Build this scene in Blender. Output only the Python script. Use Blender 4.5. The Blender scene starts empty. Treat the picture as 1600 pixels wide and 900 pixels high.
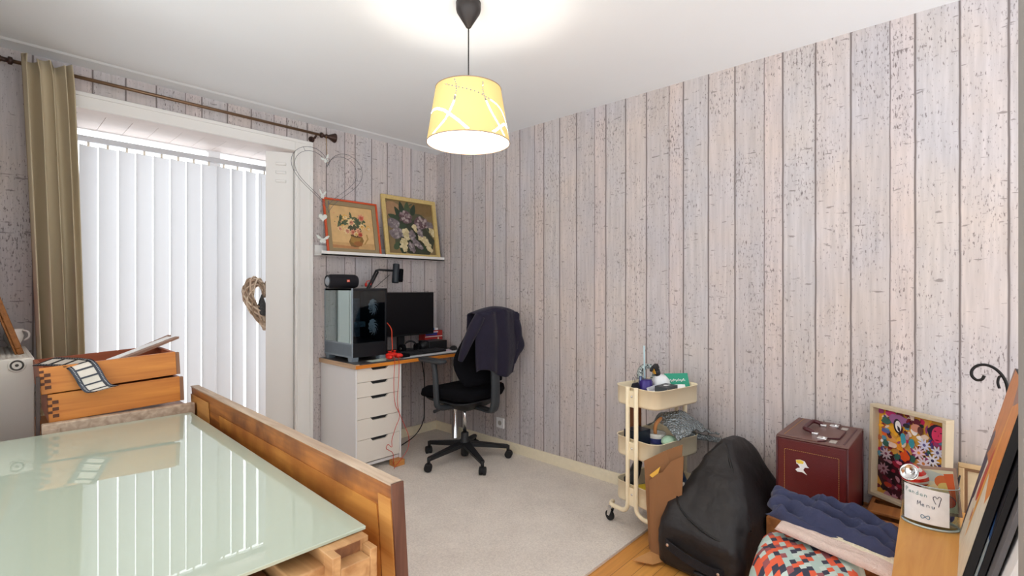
import bpy, bmesh, math, random
from mathutils import Vector, Matrix, noise
random.seed(7)
PI = math.pi
sc = bpy.context.scene
COL = sc.collection

# ------------------------------------------------------------------ camera, world, lamps, exposure
A0 = math.radians(43)                       # view direction measured from the +X axis
cam_d = bpy.data.cameras.new('camera'); cam = bpy.data.objects.new('camera', cam_d); COL.objects.link(cam)
cam.location = (0, 0, 1.28)
cam.rotation_euler = (math.radians(90), 0, A0 - PI / 2)
cam_d.sensor_width = 36; cam_d.lens = 36 * 772 / 1600; cam_d.clip_start = 0.02
sc.camera = cam
sc.view_settings.view_transform = 'Standard'; sc.view_settings.look = 'None'
sc.view_settings.gamma = 1; sc.view_settings.use_curve_mapping = False
sc.view_settings.exposure = 0.45
sc.cycles.use_denoising = True
sc.cycles.max_bounces = 8; sc.cycles.diffuse_bounces = 5; sc.cycles.glossy_bounces = 4
sc.cycles.transmission_bounces = 6; sc.cycles.transparent_max_bounces = 12
sc.cycles.sample_clamp_indirect = 6.0; sc.cycles.blur_glossy = 0.05
sc.cycles.caustics_reflective = False; sc.cycles.caustics_refractive = False

W = bpy.data.worlds.new('daylight'); sc.world = W; W.use_nodes = True
nt = W.node_tree; nt.nodes.clear()
wo = nt.nodes.new('ShaderNodeOutputWorld'); bg = nt.nodes.new('ShaderNodeBackground')
tc = nt.nodes.new('ShaderNodeTexCoord'); sx = nt.nodes.new('ShaderNodeSeparateXYZ')
rp = nt.nodes.new('ShaderNodeMapRange'); rp.inputs[1].default_value = -0.1; rp.inputs[2].default_value = 0.5
SKY_FRONT, SKY_BACK = 2.6, 1.5             # bright side of the sky beyond the patio door, dim side behind the camera
rp.inputs[3].default_value = SKY_BACK; rp.inputs[4].default_value = SKY_FRONT
nt.links.new(tc.outputs['Generated'], sx.inputs[0]); nt.links.new(sx.outputs[1], rp.inputs[0])
gm = nt.nodes.new('ShaderNodeMapRange'); gm.inputs[1].default_value = 0.0; gm.inputs[2].default_value = -0.35; gm.inputs[3].default_value = 0.0; gm.inputs[4].default_value = 2.1   # added glow from below the horizon behind the camera, lifts the ceiling
bk = nt.nodes.new('ShaderNodeMapRange'); bk.inputs[1].default_value = 0.1; bk.inputs[2].default_value = -0.15; bk.inputs[3].default_value = 0.0; bk.inputs[4].default_value = 1.0
mg0 = nt.nodes.new('ShaderNodeMath'); mg0.operation = 'MULTIPLY'; nt.links.new(sx.outputs[2], gm.inputs[0]); nt.links.new(sx.outputs[1], bk.inputs[0])
nt.links.new(gm.outputs[0], mg0.inputs[0]); nt.links.new(bk.outputs[0], mg0.inputs[1])
ml = nt.nodes.new('ShaderNodeMath'); ml.operation = 'ADD'; nt.links.new(rp.outputs[0], ml.inputs[0]); nt.links.new(mg0.outputs[0], ml.inputs[1])
nt.links.new(ml.outputs[0], bg.inputs['Strength']); bg.inputs['Color'].default_value = (0.93, 0.965, 1.0, 1)
nt.links.new(bg.outputs[0], wo.inputs[0])

BULB = (1.421, 1.580, 1.985)
bl = bpy.data.lights.new('bulb_light', 'POINT'); bl.energy = 5.5; bl.color = (1.0, 0.91, 0.80); bl.shadow_soft_size = 0.035
blo = bpy.data.objects.new('bulb_light', bl); blo.location = BULB; COL.objects.link(blo)

# ------------------------------------------------------------------ helpers: colour and materials
def lin(c):
    return tuple(((v / 255) / 12.92 if v / 255 <= 0.04045 else ((v / 255 + 0.055) / 1.055) ** 2.4) for v in c) + (1.0,)
MATS = {}
def N(t, kind, **kw):
    n = t.nodes.new('ShaderNode' + kind)
    for k, v in kw.items(): setattr(n, k, v)
    return n
def newmat(name):
    m = bpy.data.materials.new(name); m.use_nodes = True; t = m.node_tree
    return m, t, t.nodes['Principled BSDF']
def mat(name, rgb, rough=0.5, metal=0.0, spec=0.5, var=None, bump=None, coat=0, trans=0, ior=1.45, sheen=0):
    """plain procedural material: base colour varied by noise, optional bump"""
    if name in MATS: return MATS[name]
    m, t, b = newmat(name)
    b.inputs['Base Color'].default_value = lin(rgb); b.inputs['Roughness'].default_value = rough
    b.inputs['Metallic'].default_value = metal; b.inputs['Specular IOR Level'].default_value = spec
    b.inputs['Coat Weight'].default_value = coat; b.inputs['Transmission Weight'].default_value = trans
    b.inputs['IOR'].default_value = ior; b.inputs['Sheen Weight'].default_value = sheen
    co = N(t, 'TexCoord')
    sc_, am = var or (40, 0.06)
    nz = N(t, 'TexNoise'); nz.inputs['Scale'].default_value = sc_; nz.inputs['Detail'].default_value = 4
    t.links.new(co.outputs['Object'], nz.inputs['Vector'])
    mr = N(t, 'MapRange'); mr.inputs[3].default_value = 1 - am * 1.6; mr.inputs[4].default_value = 1 + am * 1.6
    mx = N(t, 'Mix', data_type='RGBA', blend_type='MULTIPLY'); mx.inputs[0].default_value = 1
    t.links.new(nz.outputs[0], mr.inputs[0]); mx.inputs[6].default_value = lin(rgb)
    t.links.new(mr.outputs[0], mx.inputs[7]); t.links.new(mx.outputs[2], b.inputs['Base Color'])
    if bump:
        n2 = N(t, 'TexNoise'); n2.inputs['Scale'].default_value = bump[0]; n2.inputs['Detail'].default_value = 3
        t.links.new(co.outputs['Object'], n2.inputs['Vector'])
        bp = N(t, 'Bump'); bp.inputs['Strength'].default_value = bump[1]; bp.inputs['Distance'].default_value = 0.01
        t.links.new(n2.outputs[0], bp.inputs['Height']); t.links.new(bp.outputs[0], b.inputs['Normal'])
    MATS[name] = m; return m
def wood(name, c1, c2, axis=0, scale=9, rough=0.4, stretch=14, dark=None, spec=0.4):
    """wood grain: noise drawn out along one axis"""
    if name in MATS: return MATS[name]
    m, t, b = newmat(name)
    co = N(t, 'TexCoord'); mp = N(t, 'Mapping'); s = [stretch] * 3; s[axis] = 1
    mp.inputs['Scale'].default_value = s; t.links.new(co.outputs['Object'], mp.inputs[0])
    nz = N(t, 'TexNoise'); nz.inputs['Scale'].default_value = scale * 0.35; nz.inputs['Detail'].default_value = 8
    nz.inputs['Distortion'].default_value = 0.6; t.links.new(mp.outputs[0], nz.inputs['Vector'])
    cr = N(t, 'ValToRGB'); e = cr.color_ramp.elements
    e[0].position = 0.32; e[0].color = lin(c1); e[1].position = 0.68; e[1].color = lin(c2)
    t.links.new(nz.outputs[0], cr.inputs[0])
    out = cr.outputs[0]
    if dark:
        n2 = N(t, 'TexNoise'); n2.inputs['Scale'].default_value = 4.5; n2.inputs['Detail'].default_value = 5
        t.links.new(co.outputs['Object'], n2.inputs['Vector'])
        c2_ = N(t, 'ValToRGB'); c2_.color_ramp.elements[0].position = 0.48; c2_.color_ramp.elements[1].position = 0.66
        t.links.new(n2.outputs[0], c2_.inputs[0])
        mx = N(t, 'Mix', data_type='RGBA'); t.links.new(c2_.outputs[0], mx.inputs[0]); t.links.new(out, mx.inputs[6])
        mx.inputs[7].default_value = lin(dark); out = mx.outputs[2]
    t.links.new(out, b.inputs['Base Color'])
    b.inputs['Roughness'].default_value = rough; b.inputs['Specular IOR Level'].default_value = spec
    bp = N(t, 'Bump'); bp.inputs['Strength'].default_value = 0.12; bp.inputs['Distance'].default_value = 0.004
    t.links.new(nz.outputs[0], bp.inputs['Height']); t.links.new(bp.outputs[0], b.inputs['Normal'])
    MATS[name] = m; return m
def clear(name, tint=(255, 255, 255), gloss=0.08, rough=0.0):
    """thin clear sheet (window pane, glass wall): lets straight light through and mirrors a little"""
    if name in MATS: return MATS[name]
    m = bpy.data.materials.new(name); m.use_nodes = True; t = m.node_tree; t.nodes.clear()
    o = N(t, 'OutputMaterial'); tr = N(t, 'BsdfTransparent'); gl = N(t, 'BsdfGlossy'); mx = N(t, 'MixShader')
    tr.inputs[0].default_value = lin(tint); gl.inputs['Roughness'].default_value = rough
    lw = N(t, 'LayerWeight'); lw.inputs[0].default_value = 0.5
    pw = N(t, 'Math', operation='POWER'); pw.inputs[1].default_value = 5; t.links.new(lw.outputs['Facing'], pw.inputs[0])
    ad = N(t, 'Math', operation='MULTIPLY_ADD'); ad.inputs[1].default_value = 0.8; ad.inputs[2].default_value = gloss + 0.03; ad.use_clamp = True
    t.links.new(pw.outputs[0], ad.inputs[0])
    t.links.new(ad.outputs[0], mx.inputs[0]); t.links.new(tr.outputs[0], mx.inputs[1]); t.links.new(gl.outputs[0], mx.inputs[2])
    t.links.new(mx.outputs[0], o.inputs[0]); MATS[name] = m; return m
def sheer(name, rgb, back, thru, amount):
    """cloth or paper that light glows through (blind slats, lampshade, curtain)"""
    m = bpy.data.materials.new(name); m.use_nodes = True; t = m.node_tree; t.nodes.clear()
    o = N(t, 'OutputMaterial'); d = N(t, 'BsdfDiffuse'); tr = N(t, 'BsdfTranslucent'); mx = N(t, 'MixShader')
    geo = N(t, 'NewGeometry'); cm = N(t, 'Mix', data_type='RGBA')
    t.links.new(geo.outputs['Backfacing'], cm.inputs[0]); cm.inputs[6].default_value = lin(rgb); cm.inputs[7].default_value = lin(back)
    co = N(t, 'TexCoord'); nz = N(t, 'TexNoise'); nz.inputs['Scale'].default_value = 300
    t.links.new(co.outputs['Object'], nz.inputs['Vector'])
    bp = N(t, 'Bump'); bp.inputs['Strength'].default_value = 0.15; bp.inputs['Distance'].default_value = 0.002
    t.links.new(nz.outputs[0], bp.inputs['Height']); t.links.new(bp.outputs[0], d.inputs['Normal'])
    t.links.new(cm.outputs[2], d.inputs[0]); tr.inputs[0].default_value = lin(thru); mx.inputs[0].default_value = amount
    t.links.new(d.outputs[0], mx.inputs[1]); t.links.new(tr.outputs[0], mx.inputs[2]); t.links.new(mx.outputs[0], o.inputs[0])
    MATS[name] = m; return m

# ------------------------------------------------------------------ helpers: shapes
class MB:
    """collects shapes into one bmesh; build() links it as ONE mesh object"""
    def __init__(s): s.b = bmesh.new(); s.mi = 0
    def _f(s, vs, smooth=False):
        try:
            f = s.b.faces.new(vs); f.material_index = s.mi; f.smooth = smooth; return f
        except ValueError: return None
    def poly(s, pts, smooth=False): return s._f([s.b.verts.new(p) for p in pts], smooth)
    def box(s, x0, x1, y0, y1, z0, z1, bev=0.0, M=None):
        n0 = len(s.b.verts); s.b.verts.ensure_lookup_table()
        P_ = [(x0,y0,z0),(x1,y0,z0),(x1,y1,z0),(x0,y1,z0),(x0,y0,z1),(x1,y0,z1),(x1,y1,z1),(x0,y1,z1)]
        if M: P_ = [M @ Vector(p) for p in P_]
        v = [s.b.verts.new(p) for p in P_]
        fs = [s._f([v[i] for i in q]) for q in ((3,2,1,0),(4,5,6,7),(0,1,5,4),(1,2,6,5),(2,3,7,6),(3,0,4,7))]
        if bev > 0:
            es = list({e for f in fs for e in f.edges})
            r = bmesh.ops.bevel(s.b, geom=es, offset=bev, segments=2, profile=0.7, affect='EDGES')
            for f in r['faces']: f.smooth = True; f.material_index = s.mi
        return s
    def hexa(s, q):
        """eight corners: four bottom (ccw), four top"""
        v = [s.b.verts.new(p) for p in q]
        for i in ((3,2,1,0),(4,5,6,7),(0,1,5,4),(1,2,6,5),(2,3,7,6),(3,0,4,7)): s._f([v[j] for j in i])
        return s
    def prism(s, pts, dvec, M=None):
        d = Vector(dvec); a = [Vector(p) for p in pts]
        if M: a = [M @ p for p in a]; d = M.to_3x3() @ d
        v = [s.b.verts.new(p) for p in a]; w = [s.b.verts.new(p + d) for p in a]; n = len(v)
        s._f(v[::-1]); s._f(w)
        for i in range(n): s._f([v[i], v[(i+1) % n], w[(i+1) % n], w[i]])
        return s
    def tube(s, pts, r, seg=10, closed=False, cap=True):
        pts = [Vector(p) for p in pts]; n = len(pts); rs = r if isinstance(r, (list, tuple)) else [r] * n
        rings = []; up = None
        for i, p in enumerate(pts):
            a = pts[(i-1) % n] if (closed or i > 0) else p; c = pts[(i+1) % n] if (closed or i < n-1) else p
            d = (c - a).normalized()
            if up is None: up = Vector((0,0,1)) if abs(d.z) < 0.9 else Vector((1,0,0))
            u = d.cross(up)
            if u.length < 1e-5: u = d.cross(Vector((0,1,0)))
            u.normalize(); w = u.cross(d).normalized(); up = w
            rings.append([s.b.verts.new(p + (u * math.cos(t) + w * math.sin(t)) * rs[i]) for t in [2*PI*k/seg for k in range(seg)]])
        for i in range(n if closed else n-1):
            A, B = rings[i], rings[(i+1) % n]
            for k in range(seg): s._f([A[k], A[(k+1) % seg], B[(k+1) % seg], B[k]], True)
        if cap and not closed: s._f(rings[0][::-1]); s._f(rings[-1])
        return s
    def lathe(s, prof, c=(0,0,0), seg=32, M=None, cap=True):
        """prof: list of (radius, z)"""
        c = Vector(c); rings = []
        for r, z in prof:
            ring = []
            for k in range(seg):
                p = Vector((r*math.cos(2*PI*k/seg), r*math.sin(2*PI*k/seg), z))
                if M: p = M @ p
                ring.append(s.b.verts.new(c + p))
            rings.append(ring)
        for A, B in zip(rings, rings[1:]):
            for k in range(seg): s._f([A[k], A[(k+1) % seg], B[(k+1) % seg], B[k]], True)
        if cap: s._f(rings[0][::-1]); s._f(rings[-1])
        return s
    def grid(s, nu, nv, fn, cu=False, smooth=True, keep=None):
        V = [[s.b.verts.new(fn(i/(nu if cu else nu-1), j/(nv-1))) for j in range(nv)] for i in range(nu)]
        for i in range(nu if cu else nu-1):
            for j in range(nv-1):
                if keep and not keep(i, j): continue
                s._f([V[i][j], V[(i+1) % nu][j], V[(i+1) % nu][j+1], V[i][j+1]], smooth)
        return s
    def loft(s, rings, cap=True, smooth=True):
        R = [[s.b.verts.new(p) for p in r] for r in rings]; n = len(R[0])
        for A, B in zip(R, R[1:]):
            for k in range(n): s._f([A[k], A[(k+1) % n], B[(k+1) % n], B[k]], smooth)
        if cap: s._f(R[0][::-1]); s._f(R[-1])
        return s
    def ball(s, c, r, sx=1, sy=1, sz=1, seg=16, M=None):
        prof = [(max(1e-4, math.sin(PI*i/8)) * r, -math.cos(PI*i/8) * r) for i in range(9)]
        T = Matrix.Diagonal((sx, sy, sz, 1))
        return s.lathe(prof, c, seg, (M @ T) if M else T, cap=False)
    def build(s, name, m, parent=None, world=False, solid=0, keep0=False, rec=True, off=0):
        if rec: bmesh.ops.recalc_face_normals(s.b, faces=s.b.faces)
        if parent is not None and world: s.b.transform(wm(parent).inverted())
        loc = None
        if parent is None and not keep0:
            vs = [v.co for v in s.b.verts]
            loc = Vector(((min(v.x for v in vs)+max(v.x for v in vs))/2, (min(v.y for v in vs)+max(v.y for v in vs))/2, min(v.z for v in vs)))
            s.b.transform(Matrix.Translation(-loc))
        me = bpy.data.meshes.new(name); s.b.to_mesh(me); s.b.free()
        for x in (m if isinstance(m, (list, tuple)) else [m]): me.materials.append(x)
        o = bpy.data.objects.new(name, me); COL.objects.link(o)
        if loc is not None: o.location = loc
        if parent is not None: o.parent = parent
        if solid:
            q = o.modifiers.new('thick', 'SOLIDIFY'); q.thickness = solid; q.offset = off
        return o
def wm(o):
    M = Matrix.LocRotScale(o.location, o.rotation_euler, None)
    return wm(o.parent) @ M if o.parent else M
def thing(name, label, cat, loc=(0,0,0), rotz=0, group=None):
    o = bpy.data.objects.new(name, None); COL.objects.link(o); o.empty_display_size = 0.05
    o.location = loc; o.rotation_euler = (0, 0, rotz); return tag(o, label, cat, group)
def tag(o, label, cat, group=None, kind=None):
    o['label'] = label; o['category'] = cat
    if group: o['group'] = group
    if kind: o['kind'] = kind
    return o
def struct(o):
    o['kind'] = 'structure'; return o
def rot(axis, deg): return Matrix.Rotation(math.radians(deg), 4, axis)
def tr(x, y, z): return Matrix.Translation((x, y, z))
def smoothpts(pts, k=6):
    """Catmull-Rom through the points"""
    P = [Vector(p) for p in pts]; out = []
    for i in range(len(P)-1):
        a = P[max(i-1,0)]; b = P[i]; c = P[i+1]; d = P[min(i+2,len(P)-1)]
        for j in range(k):
            t = j/k
            out.append(0.5*((2*b)+(c-a)*t+(2*a-5*b+4*c-d)*t*t+(3*b-a-3*c+d)*t**3))
    out.append(P[-1]); return out
def rrect(hx, hy, r, n=6, cx=0, cy=0, z=0):
    out = []
    for (sx_, sy_, a0) in ((1,1,0),(-1,1,90),(-1,-1,180),(1,-1,270)):
        for i in range(n+1):
            a = math.radians(a0 + 90*i/n)
            out.append(Vector((cx + sx_*(hx-r) + r*math.cos(a), cy + sy_*(hy-r) + r*math.sin(a), z)))
    return out
def text(body, size, m, parent, M, name='lettering', depth=0.0006):
    cu = bpy.data.curves.new('t', 'FONT'); cu.body = body; cu.size = size; cu.extrude = depth; cu.align_x = 'CENTER'; cu.align_y = 'CENTER'
    o = bpy.data.objects.new('t', cu); COL.objects.link(o)
    bpy.context.view_layer.update()
    me = bpy.data.meshes.new_from_object(o.evaluated_get(bpy.context.evaluated_depsgraph_get()))
    bpy.data.objects.remove(o); me.transform(M); me.materials.clear(); me.materials.append(m)
    q = bpy.data.objects.new(name, me); COL.objects.link(q); q.parent = parent; return q
def picture(name, parent, M, w, h, base, shapes, rough=0.5):
    """flat printed image: patches of paint laid over a ground, in the plane x,z of M"""
    mb = MB(); mats = [mat('paint_%d_%d_%d' % base, base, rough, var=(25, 0.1))]; idx = {base: 0}
    mb.poly([M @ Vector(p) for p in ((0,0,0),(w,0,0),(w,0,h),(0,0,h))])
    for i, (kind, cx, cy, rx, ry, ro, col) in enumerate(shapes):
        if col not in idx: idx[col] = len(mats); mats.append(mat('paint_%d_%d_%d' % col, col, rough, var=(30, 0.12)))
        mb.mi = idx[col]; y = -0.00004 * (i + 2)
        pts = []
        if kind == 'r': ang = [(1,1),(-1,1),(-1,-1),(1,-1)]
        elif kind == 'l': ang = [(math.cos(t), math.sin(t)*abs(math.cos(t/2))**0.2*(1-0.55*math.cos(t))) for t in [2*PI*k/12 for k in range(12)]]
        elif kind == 'f': ang = [(math.cos(t)*(1 if k % 2 else .62), math.sin(t)*(1 if k % 2 else .62)) for k, t in [(k, 2*PI*k/14) for k in range(14)]]
        elif kind == 'b': ang = [(math.cos(t)*q, math.sin(t)*q) for t, q in [(2*PI*k/13, random.uniform(.75, 1.1)) for k in range(13)]]
        else: ang = [(math.cos(t), math.sin(t)) for t in [2*PI*k/18 for k in range(18)]]
        c, s_ = math.cos(math.radians(ro)), math.sin(math.radians(ro))
        for a, b in ang:
            X = cx*w + (a*rx*c - b*ry*s_)*w; Z = cy*h + (a*rx*s_ + b*ry*c)*w
            pts.append(M @ Vector((min(max(X, 0.0005), w-0.0005), y, min(max(Z, 0.0005), h-0.0005))))
        mb.poly(pts)
    mb.mi = 0
    return mb.build(name, mats, parent, rec=False)

# common materials
WHITE = mat('white_paint', (232, 230, 226), 0.45, var=(6, 0.01))
GLOSSW = mat('white_gloss', (240, 240, 240), 0.25, var=(6, 0.01))
BLACKP = mat('black_plastic', (26, 27, 30), 0.45)
GREYP = mat('dark_grey_plastic', (50, 54, 58), 0.5)
BLACKF = mat('black_fabric', (16, 16, 20), 0.95, bump=(500, 0.4), spec=0.1)
CHROME = mat('chrome', (225, 225, 225), 0.15, 1.0)
CREAM = mat('cream_enamel', (236, 222, 190), 0.35, var=(5, 0.015))
RED = mat('red_plastic', (222, 40, 28), 0.4)
PAPER = mat('white_paper', (238, 238, 238), 0.7)
RUBBER = mat('black_rubber', (22, 22, 24), 0.7)

# ------------------------------------------------------------------ the room
XW, YW, ZC = 2.827, 3.578, 2.50
def wallpaper(name, axis, origin, sign):
    """distressed white-washed planks, one printed roll of 0.532 m repeated along the wall"""
    m, t, b = newmat(name)
    L = t.links.new; co = N(t, 'TexCoord'); sp = N(t, 'SeparateXYZ'); L(co.outputs['Object'], sp.inputs[0])
    def M2(op, a, bb=None, clamp=False):
        n = N(t, 'Math', operation=op); n.use_clamp = clamp
        for i, v in enumerate((a, bb)):
            if v is None: continue
            if isinstance(v, (int, float)): n.inputs[i].default_value = v
            else: L(v, n.inputs[i])
        return n.outputs[0]
    def noise_(scale, vec, detail=4, rough=0.6):
        n = N(t, 'TexNoise'); n.inputs['Scale'].default_value = scale; n.inputs['Detail'].default_value = detail
        n.inputs['Roughness'].default_value = rough; L(vec, n.inputs['Vector']); return n.outputs[0]
    def mapped(s):
        mp = N(t, 'Mapping'); mp.inputs['Scale'].default_value = s; L(co.outputs['Object'], mp.inputs[0]); return mp.outputs[0]
    u0 = sp.outputs[axis]
    wob = M2('MULTIPLY', M2('SUBTRACT', noise_(5, mapped((1, 1, 1)), 3), 0.5), 0.007)
    u = M2('ADD', M2('MULTIPLY', M2('SUBTRACT', u0, origin), sign), wob)
    fr = M2('FRACT', M2('DIVIDE', u, 0.532))
    cr = N(t, 'ValToRGB'); el = cr.color_ramp.elements; cr.color_ramp.interpolation = 'LINEAR'
    tones = [(208, 199, 195), (202, 198, 196), (206, 199, 195), (199, 194, 192)]
    edges = [0.0, 0.167, 0.444, 0.719, 1.0]
    st = []
    for i in range(4):
        st += [(edges[i] + 0.012, tones[i]), (edges[i+1] - 0.012, tones[i])]
    el[0].position = st[0][0]; el[0].color = lin(st[0][1]); el[1].position = st[-1][0]; el[1].color = lin(st[-1][1])
    for p, c in st[1:-1]: e = el.new(p); e.color = lin(c)
    L(fr, cr.inputs[0])
    # dark gap between planks
    ln = N(t, 'ValToRGB'); el = ln.color_ramp.elements; el[0].position = 0; el[0].color = (1, 1, 1, 1); el[1].position = 1; el[1].color = (1, 1, 1, 1)
    for ed in edges[1:-1]:
        for p, v in ((ed - 0.011, 0), (ed - 0.003, 0.9), (ed + 0.003, 0.9), (ed + 0.011, 0)):
            e = el.new(p); e.color = (v, v, v, 1)
    e = el.new(0.007); e.color = (0, 0, 0, 1); e = el.new(0.993); e.color = (0, 0, 0, 1)
    el[0].color = (1, 1, 1, 1)
    L(fr, ln.inputs[0])
    # long soft streaks
    sv = [1, 1, 1]; sv[axis] = 26; sv[2] = 1.6
    streak = noise_(2.2, mapped(tuple(sv)), 6)
    mr = N(t, 'MapRange'); mr.inputs[1].default_value = 0.3; mr.inputs[2].default_value = 0.72; mr.inputs[3].default_value = 0.82; mr.inputs[4].default_value = 1.07
    L(streak, mr.inputs[0])
    m1 = N(t, 'Mix', data_type='RGBA', blend_type='MULTIPLY'); m1.inputs[0].default_value = 1; L(cr.outputs[0], m1.inputs[6]); L(mr.outputs[0], m1.inputs[7])
    # cloudy pink / grey-blue drift
    cl = N(t, 'ValToRGB'); cl.color_ramp.elements[0].position = 0.35; cl.color_ramp.elements[1].position = 0.68
    cl.color_ramp.elements[0].color = lin((246, 246, 252)); cl.color_ramp.elements[1].color = lin((255, 248, 244))
    L(noise_(2.3, mapped((1, 1, 1)), 3), cl.inputs[0])
    m2 = N(t, 'Mix', data_type='RGBA', blend_type='MULTIPLY'); m2.inputs[0].default_value = 1; L(m1.outputs[2], m2.inputs[6]); L(cl.outputs[0], m2.inputs[7])
    # flecks where the white has worn off
    sv = [1, 1, 1]; sv[axis] = 2.6; sv[2] = 0.75
    fl = noise_(52, mapped(tuple(sv)), 5, 0.62); big = noise_(5.5, mapped((1, 1, 0.6)), 2)
    f1 = M2('ADD', fl, M2('MULTIPLY', M2('SUBTRACT', big, 0.5), 0.26))
    fm = N(t, 'MapRange'); fm.inputs[1].default_value = 0.585; fm.inputs[2].default_value = 0.66; fm.inputs[3].default_value = 0; fm.inputs[4].default_value = 0.75
    L(f1, fm.inputs[0])
    sv = [1, 1, 1]; sv[axis] = 1.3; sv[2] = 5.5
    ck = noise_(11, mapped(tuple(sv)), 3, 0.5)
    cm = N(t, 'MapRange'); cm.inputs[1].default_value = 0.665; cm.inputs[2].default_value = 0.70; cm.inputs[3].default_value = 0; cm.inputs[4].default_value = 0.55
    L(ck, cm.inputs[0])
    a = M2('MAXIMUM', M2('MAXIMUM', fm.outputs[0], cm.outputs[0]), M2('MULTIPLY', ln.outputs[0], 0.95))
    m3 = N(t, 'Mix', data_type='RGBA'); L(a, m3.inputs[0]); L(m2.outputs[2], m3.inputs[6]); m3.inputs[7].default_value = lin((90, 79, 77))
    L(m3.outputs[2], b.inputs['Base Color']); b.inputs['Roughness'].default_value = 0.75; b.inputs['Specular IOR Level'].default_value = 0.25
    return m
WP_R = wallpaper('planked_wallpaper_right', 1, 3.468, -1)
WP_W = wallpaper('planked_wallpaper_window', 0, 0.330, 1)
PLASTER = mat('ceiling_paint', (234, 238, 241), 0.9, var=(3, 0.01), bump=(180, 0.06))

# carpet and boards
cm_, t, b = newmat('carpet_pile'); co = N(t, 'TexCoord')
n1 = N(t, 'TexNoise'); n1.inputs['Scale'].default_value = 130; n1.inputs['Detail'].default_value = 5
n2 = N(t, 'TexNoise'); n2.inputs['Scale'].default_value = 5; n2.inputs['Detail'].default_value = 5
for n in (n1, n2): t.links.new(co.outputs['Object'], n.inputs['Vector'])
ad = N(t, 'Math', operation='ADD'); q2 = N(t, 'Math', operation='MULTIPLY'); q2.inputs[1].default_value = 0.5; t.links.new(n2.outputs[0], q2.inputs[0]); q3 = N(t, 'Math', operation='ADD'); q3.inputs[1].default_value = 0.25; t.links.new(q2.outputs[0], q3.inputs[0]); t.links.new(n1.outputs[0], ad.inputs[0]); t.links.new(q3.outputs[0], ad.inputs[1])
cr = N(t, 'ValToRGB'); cr.color_ramp.elements[0].position = 0.36; cr.color_ramp.elements[1].position = 0.62
cr.color_ramp.elements[0].color = lin((204, 195, 186)); cr.color_ramp.elements[1].color = lin((232, 224, 214))
hf = N(t, 'Math', operation='MULTIPLY'); hf.inputs[1].default_value = 0.5; t.links.new(ad.outputs[0], hf.inputs[0]); t.links.new(hf.outputs[0], cr.inputs[0])
t.links.new(cr.outputs[0], b.inputs['Base Color']); b.inputs['Roughness'].default_value = 0.95; b.inputs['Specular IOR Level'].default_value = 0.1
bp = N(t, 'Bump'); bp.inputs['Strength'].default_value = 0.5; bp.inputs['Distance'].default_value = 0.006
t.links.new(n1.outputs[0], bp.inputs['Height']); t.links.new(bp.outputs[0], b.inputs['Normal'])
CARPET = cm_
fm_, t, b = newmat('oak_floor'); co = N(t, 'TexCoord'); br = N(t, 'TexBrick')
br.inputs['Scale'].default_value = 1; br.inputs['Brick Width'].default_value = 0.9; br.inputs['Row Height'].default_value = 0.07
br.inputs['Mortar Size'].default_value = 0.0012; br.inputs['Color1'].default_value = lin((226, 164, 84)); br.inputs['Color2'].default_value = lin((208, 142, 66))
br.inputs['Mortar'].default_value = lin((130, 84, 40)); t.links.new(co.outputs['Object'], br.inputs['Vector'])
mp = N(t, 'Mapping'); mp.inputs['Scale'].default_value = (1.5, 26, 1); t.links.new(co.outputs['Object'], mp.inputs[0])
nz = N(t, 'TexNoise'); nz.inputs['Scale'].default_value = 3; nz.inputs['Detail'].default_value = 6; t.links.new(mp.outputs[0], nz.inputs['Vector'])
mr = N(t, 'MapRange'); mr.inputs[3].default_value = 0.75; mr.inputs[4].default_value = 1.2; t.links.new(nz.outputs[0], mr.inputs[0])
mx = N(t, 'Mix', data_type='RGBA', blend_type='MULTIPLY'); mx.inputs[0].default_value = 1
t.links.new(br.outputs[0], mx.inputs[6]); t.links.new(mr.outputs[0], mx.inputs[7]); t.links.new(mx.outputs[2], b.inputs['Base Color']); b.inputs['Roughness'].default_value = 0.35

struct(MB().box(-1.6, 3.0, -1.6, 5.0, -0.12, -0.012).build('floor', fm_, keep0=True))
struct(MB().box(-1.6, 3.0, -1.6, YW + 0.12, ZC, ZC + 0.1).build('ceiling', PLASTER, keep0=True))
struct(MB().box(XW, XW + 0.12, -1.6, YW + 0.12, -0.1, ZC).build('wall_right', WP_R, keep0=True))
# window wall with the patio-door opening
OX0, OX1, OZ1 = 0.335, 1.60, 2.31
w = MB(); w.box(-0.2, OX0, YW, YW + 0.12, -0.1, ZC); w.box(OX1, XW, YW, YW + 0.12, -0.1, ZC); w.box(OX0, OX1, YW, YW + 0.12, OZ1, ZC)
struct(w.build('wall_window', WP_W, keep0=True))
struct(MB().box(-0.2, -0.045, 2.485, YW, -0.1, ZC).build('wall_left', mat('wall_left_paint', (205, 200, 195), 0.8), keep0=True))
# wall end beside the camera, bottom right of the picture
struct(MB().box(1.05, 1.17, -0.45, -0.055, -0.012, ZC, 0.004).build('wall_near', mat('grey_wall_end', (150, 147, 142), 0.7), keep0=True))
# ceiling border above the window wall
c = MB(); c.prism([(-0.04, YW, ZC), (-0.04, YW, ZC-0.007), (-0.04, YW-0.120, ZC-0.006), (-0.04, YW-0.14, ZC)], (XW+0.04, 0, 0))
struct(c.build('trim_1', PLASTER, keep0=True))
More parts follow.
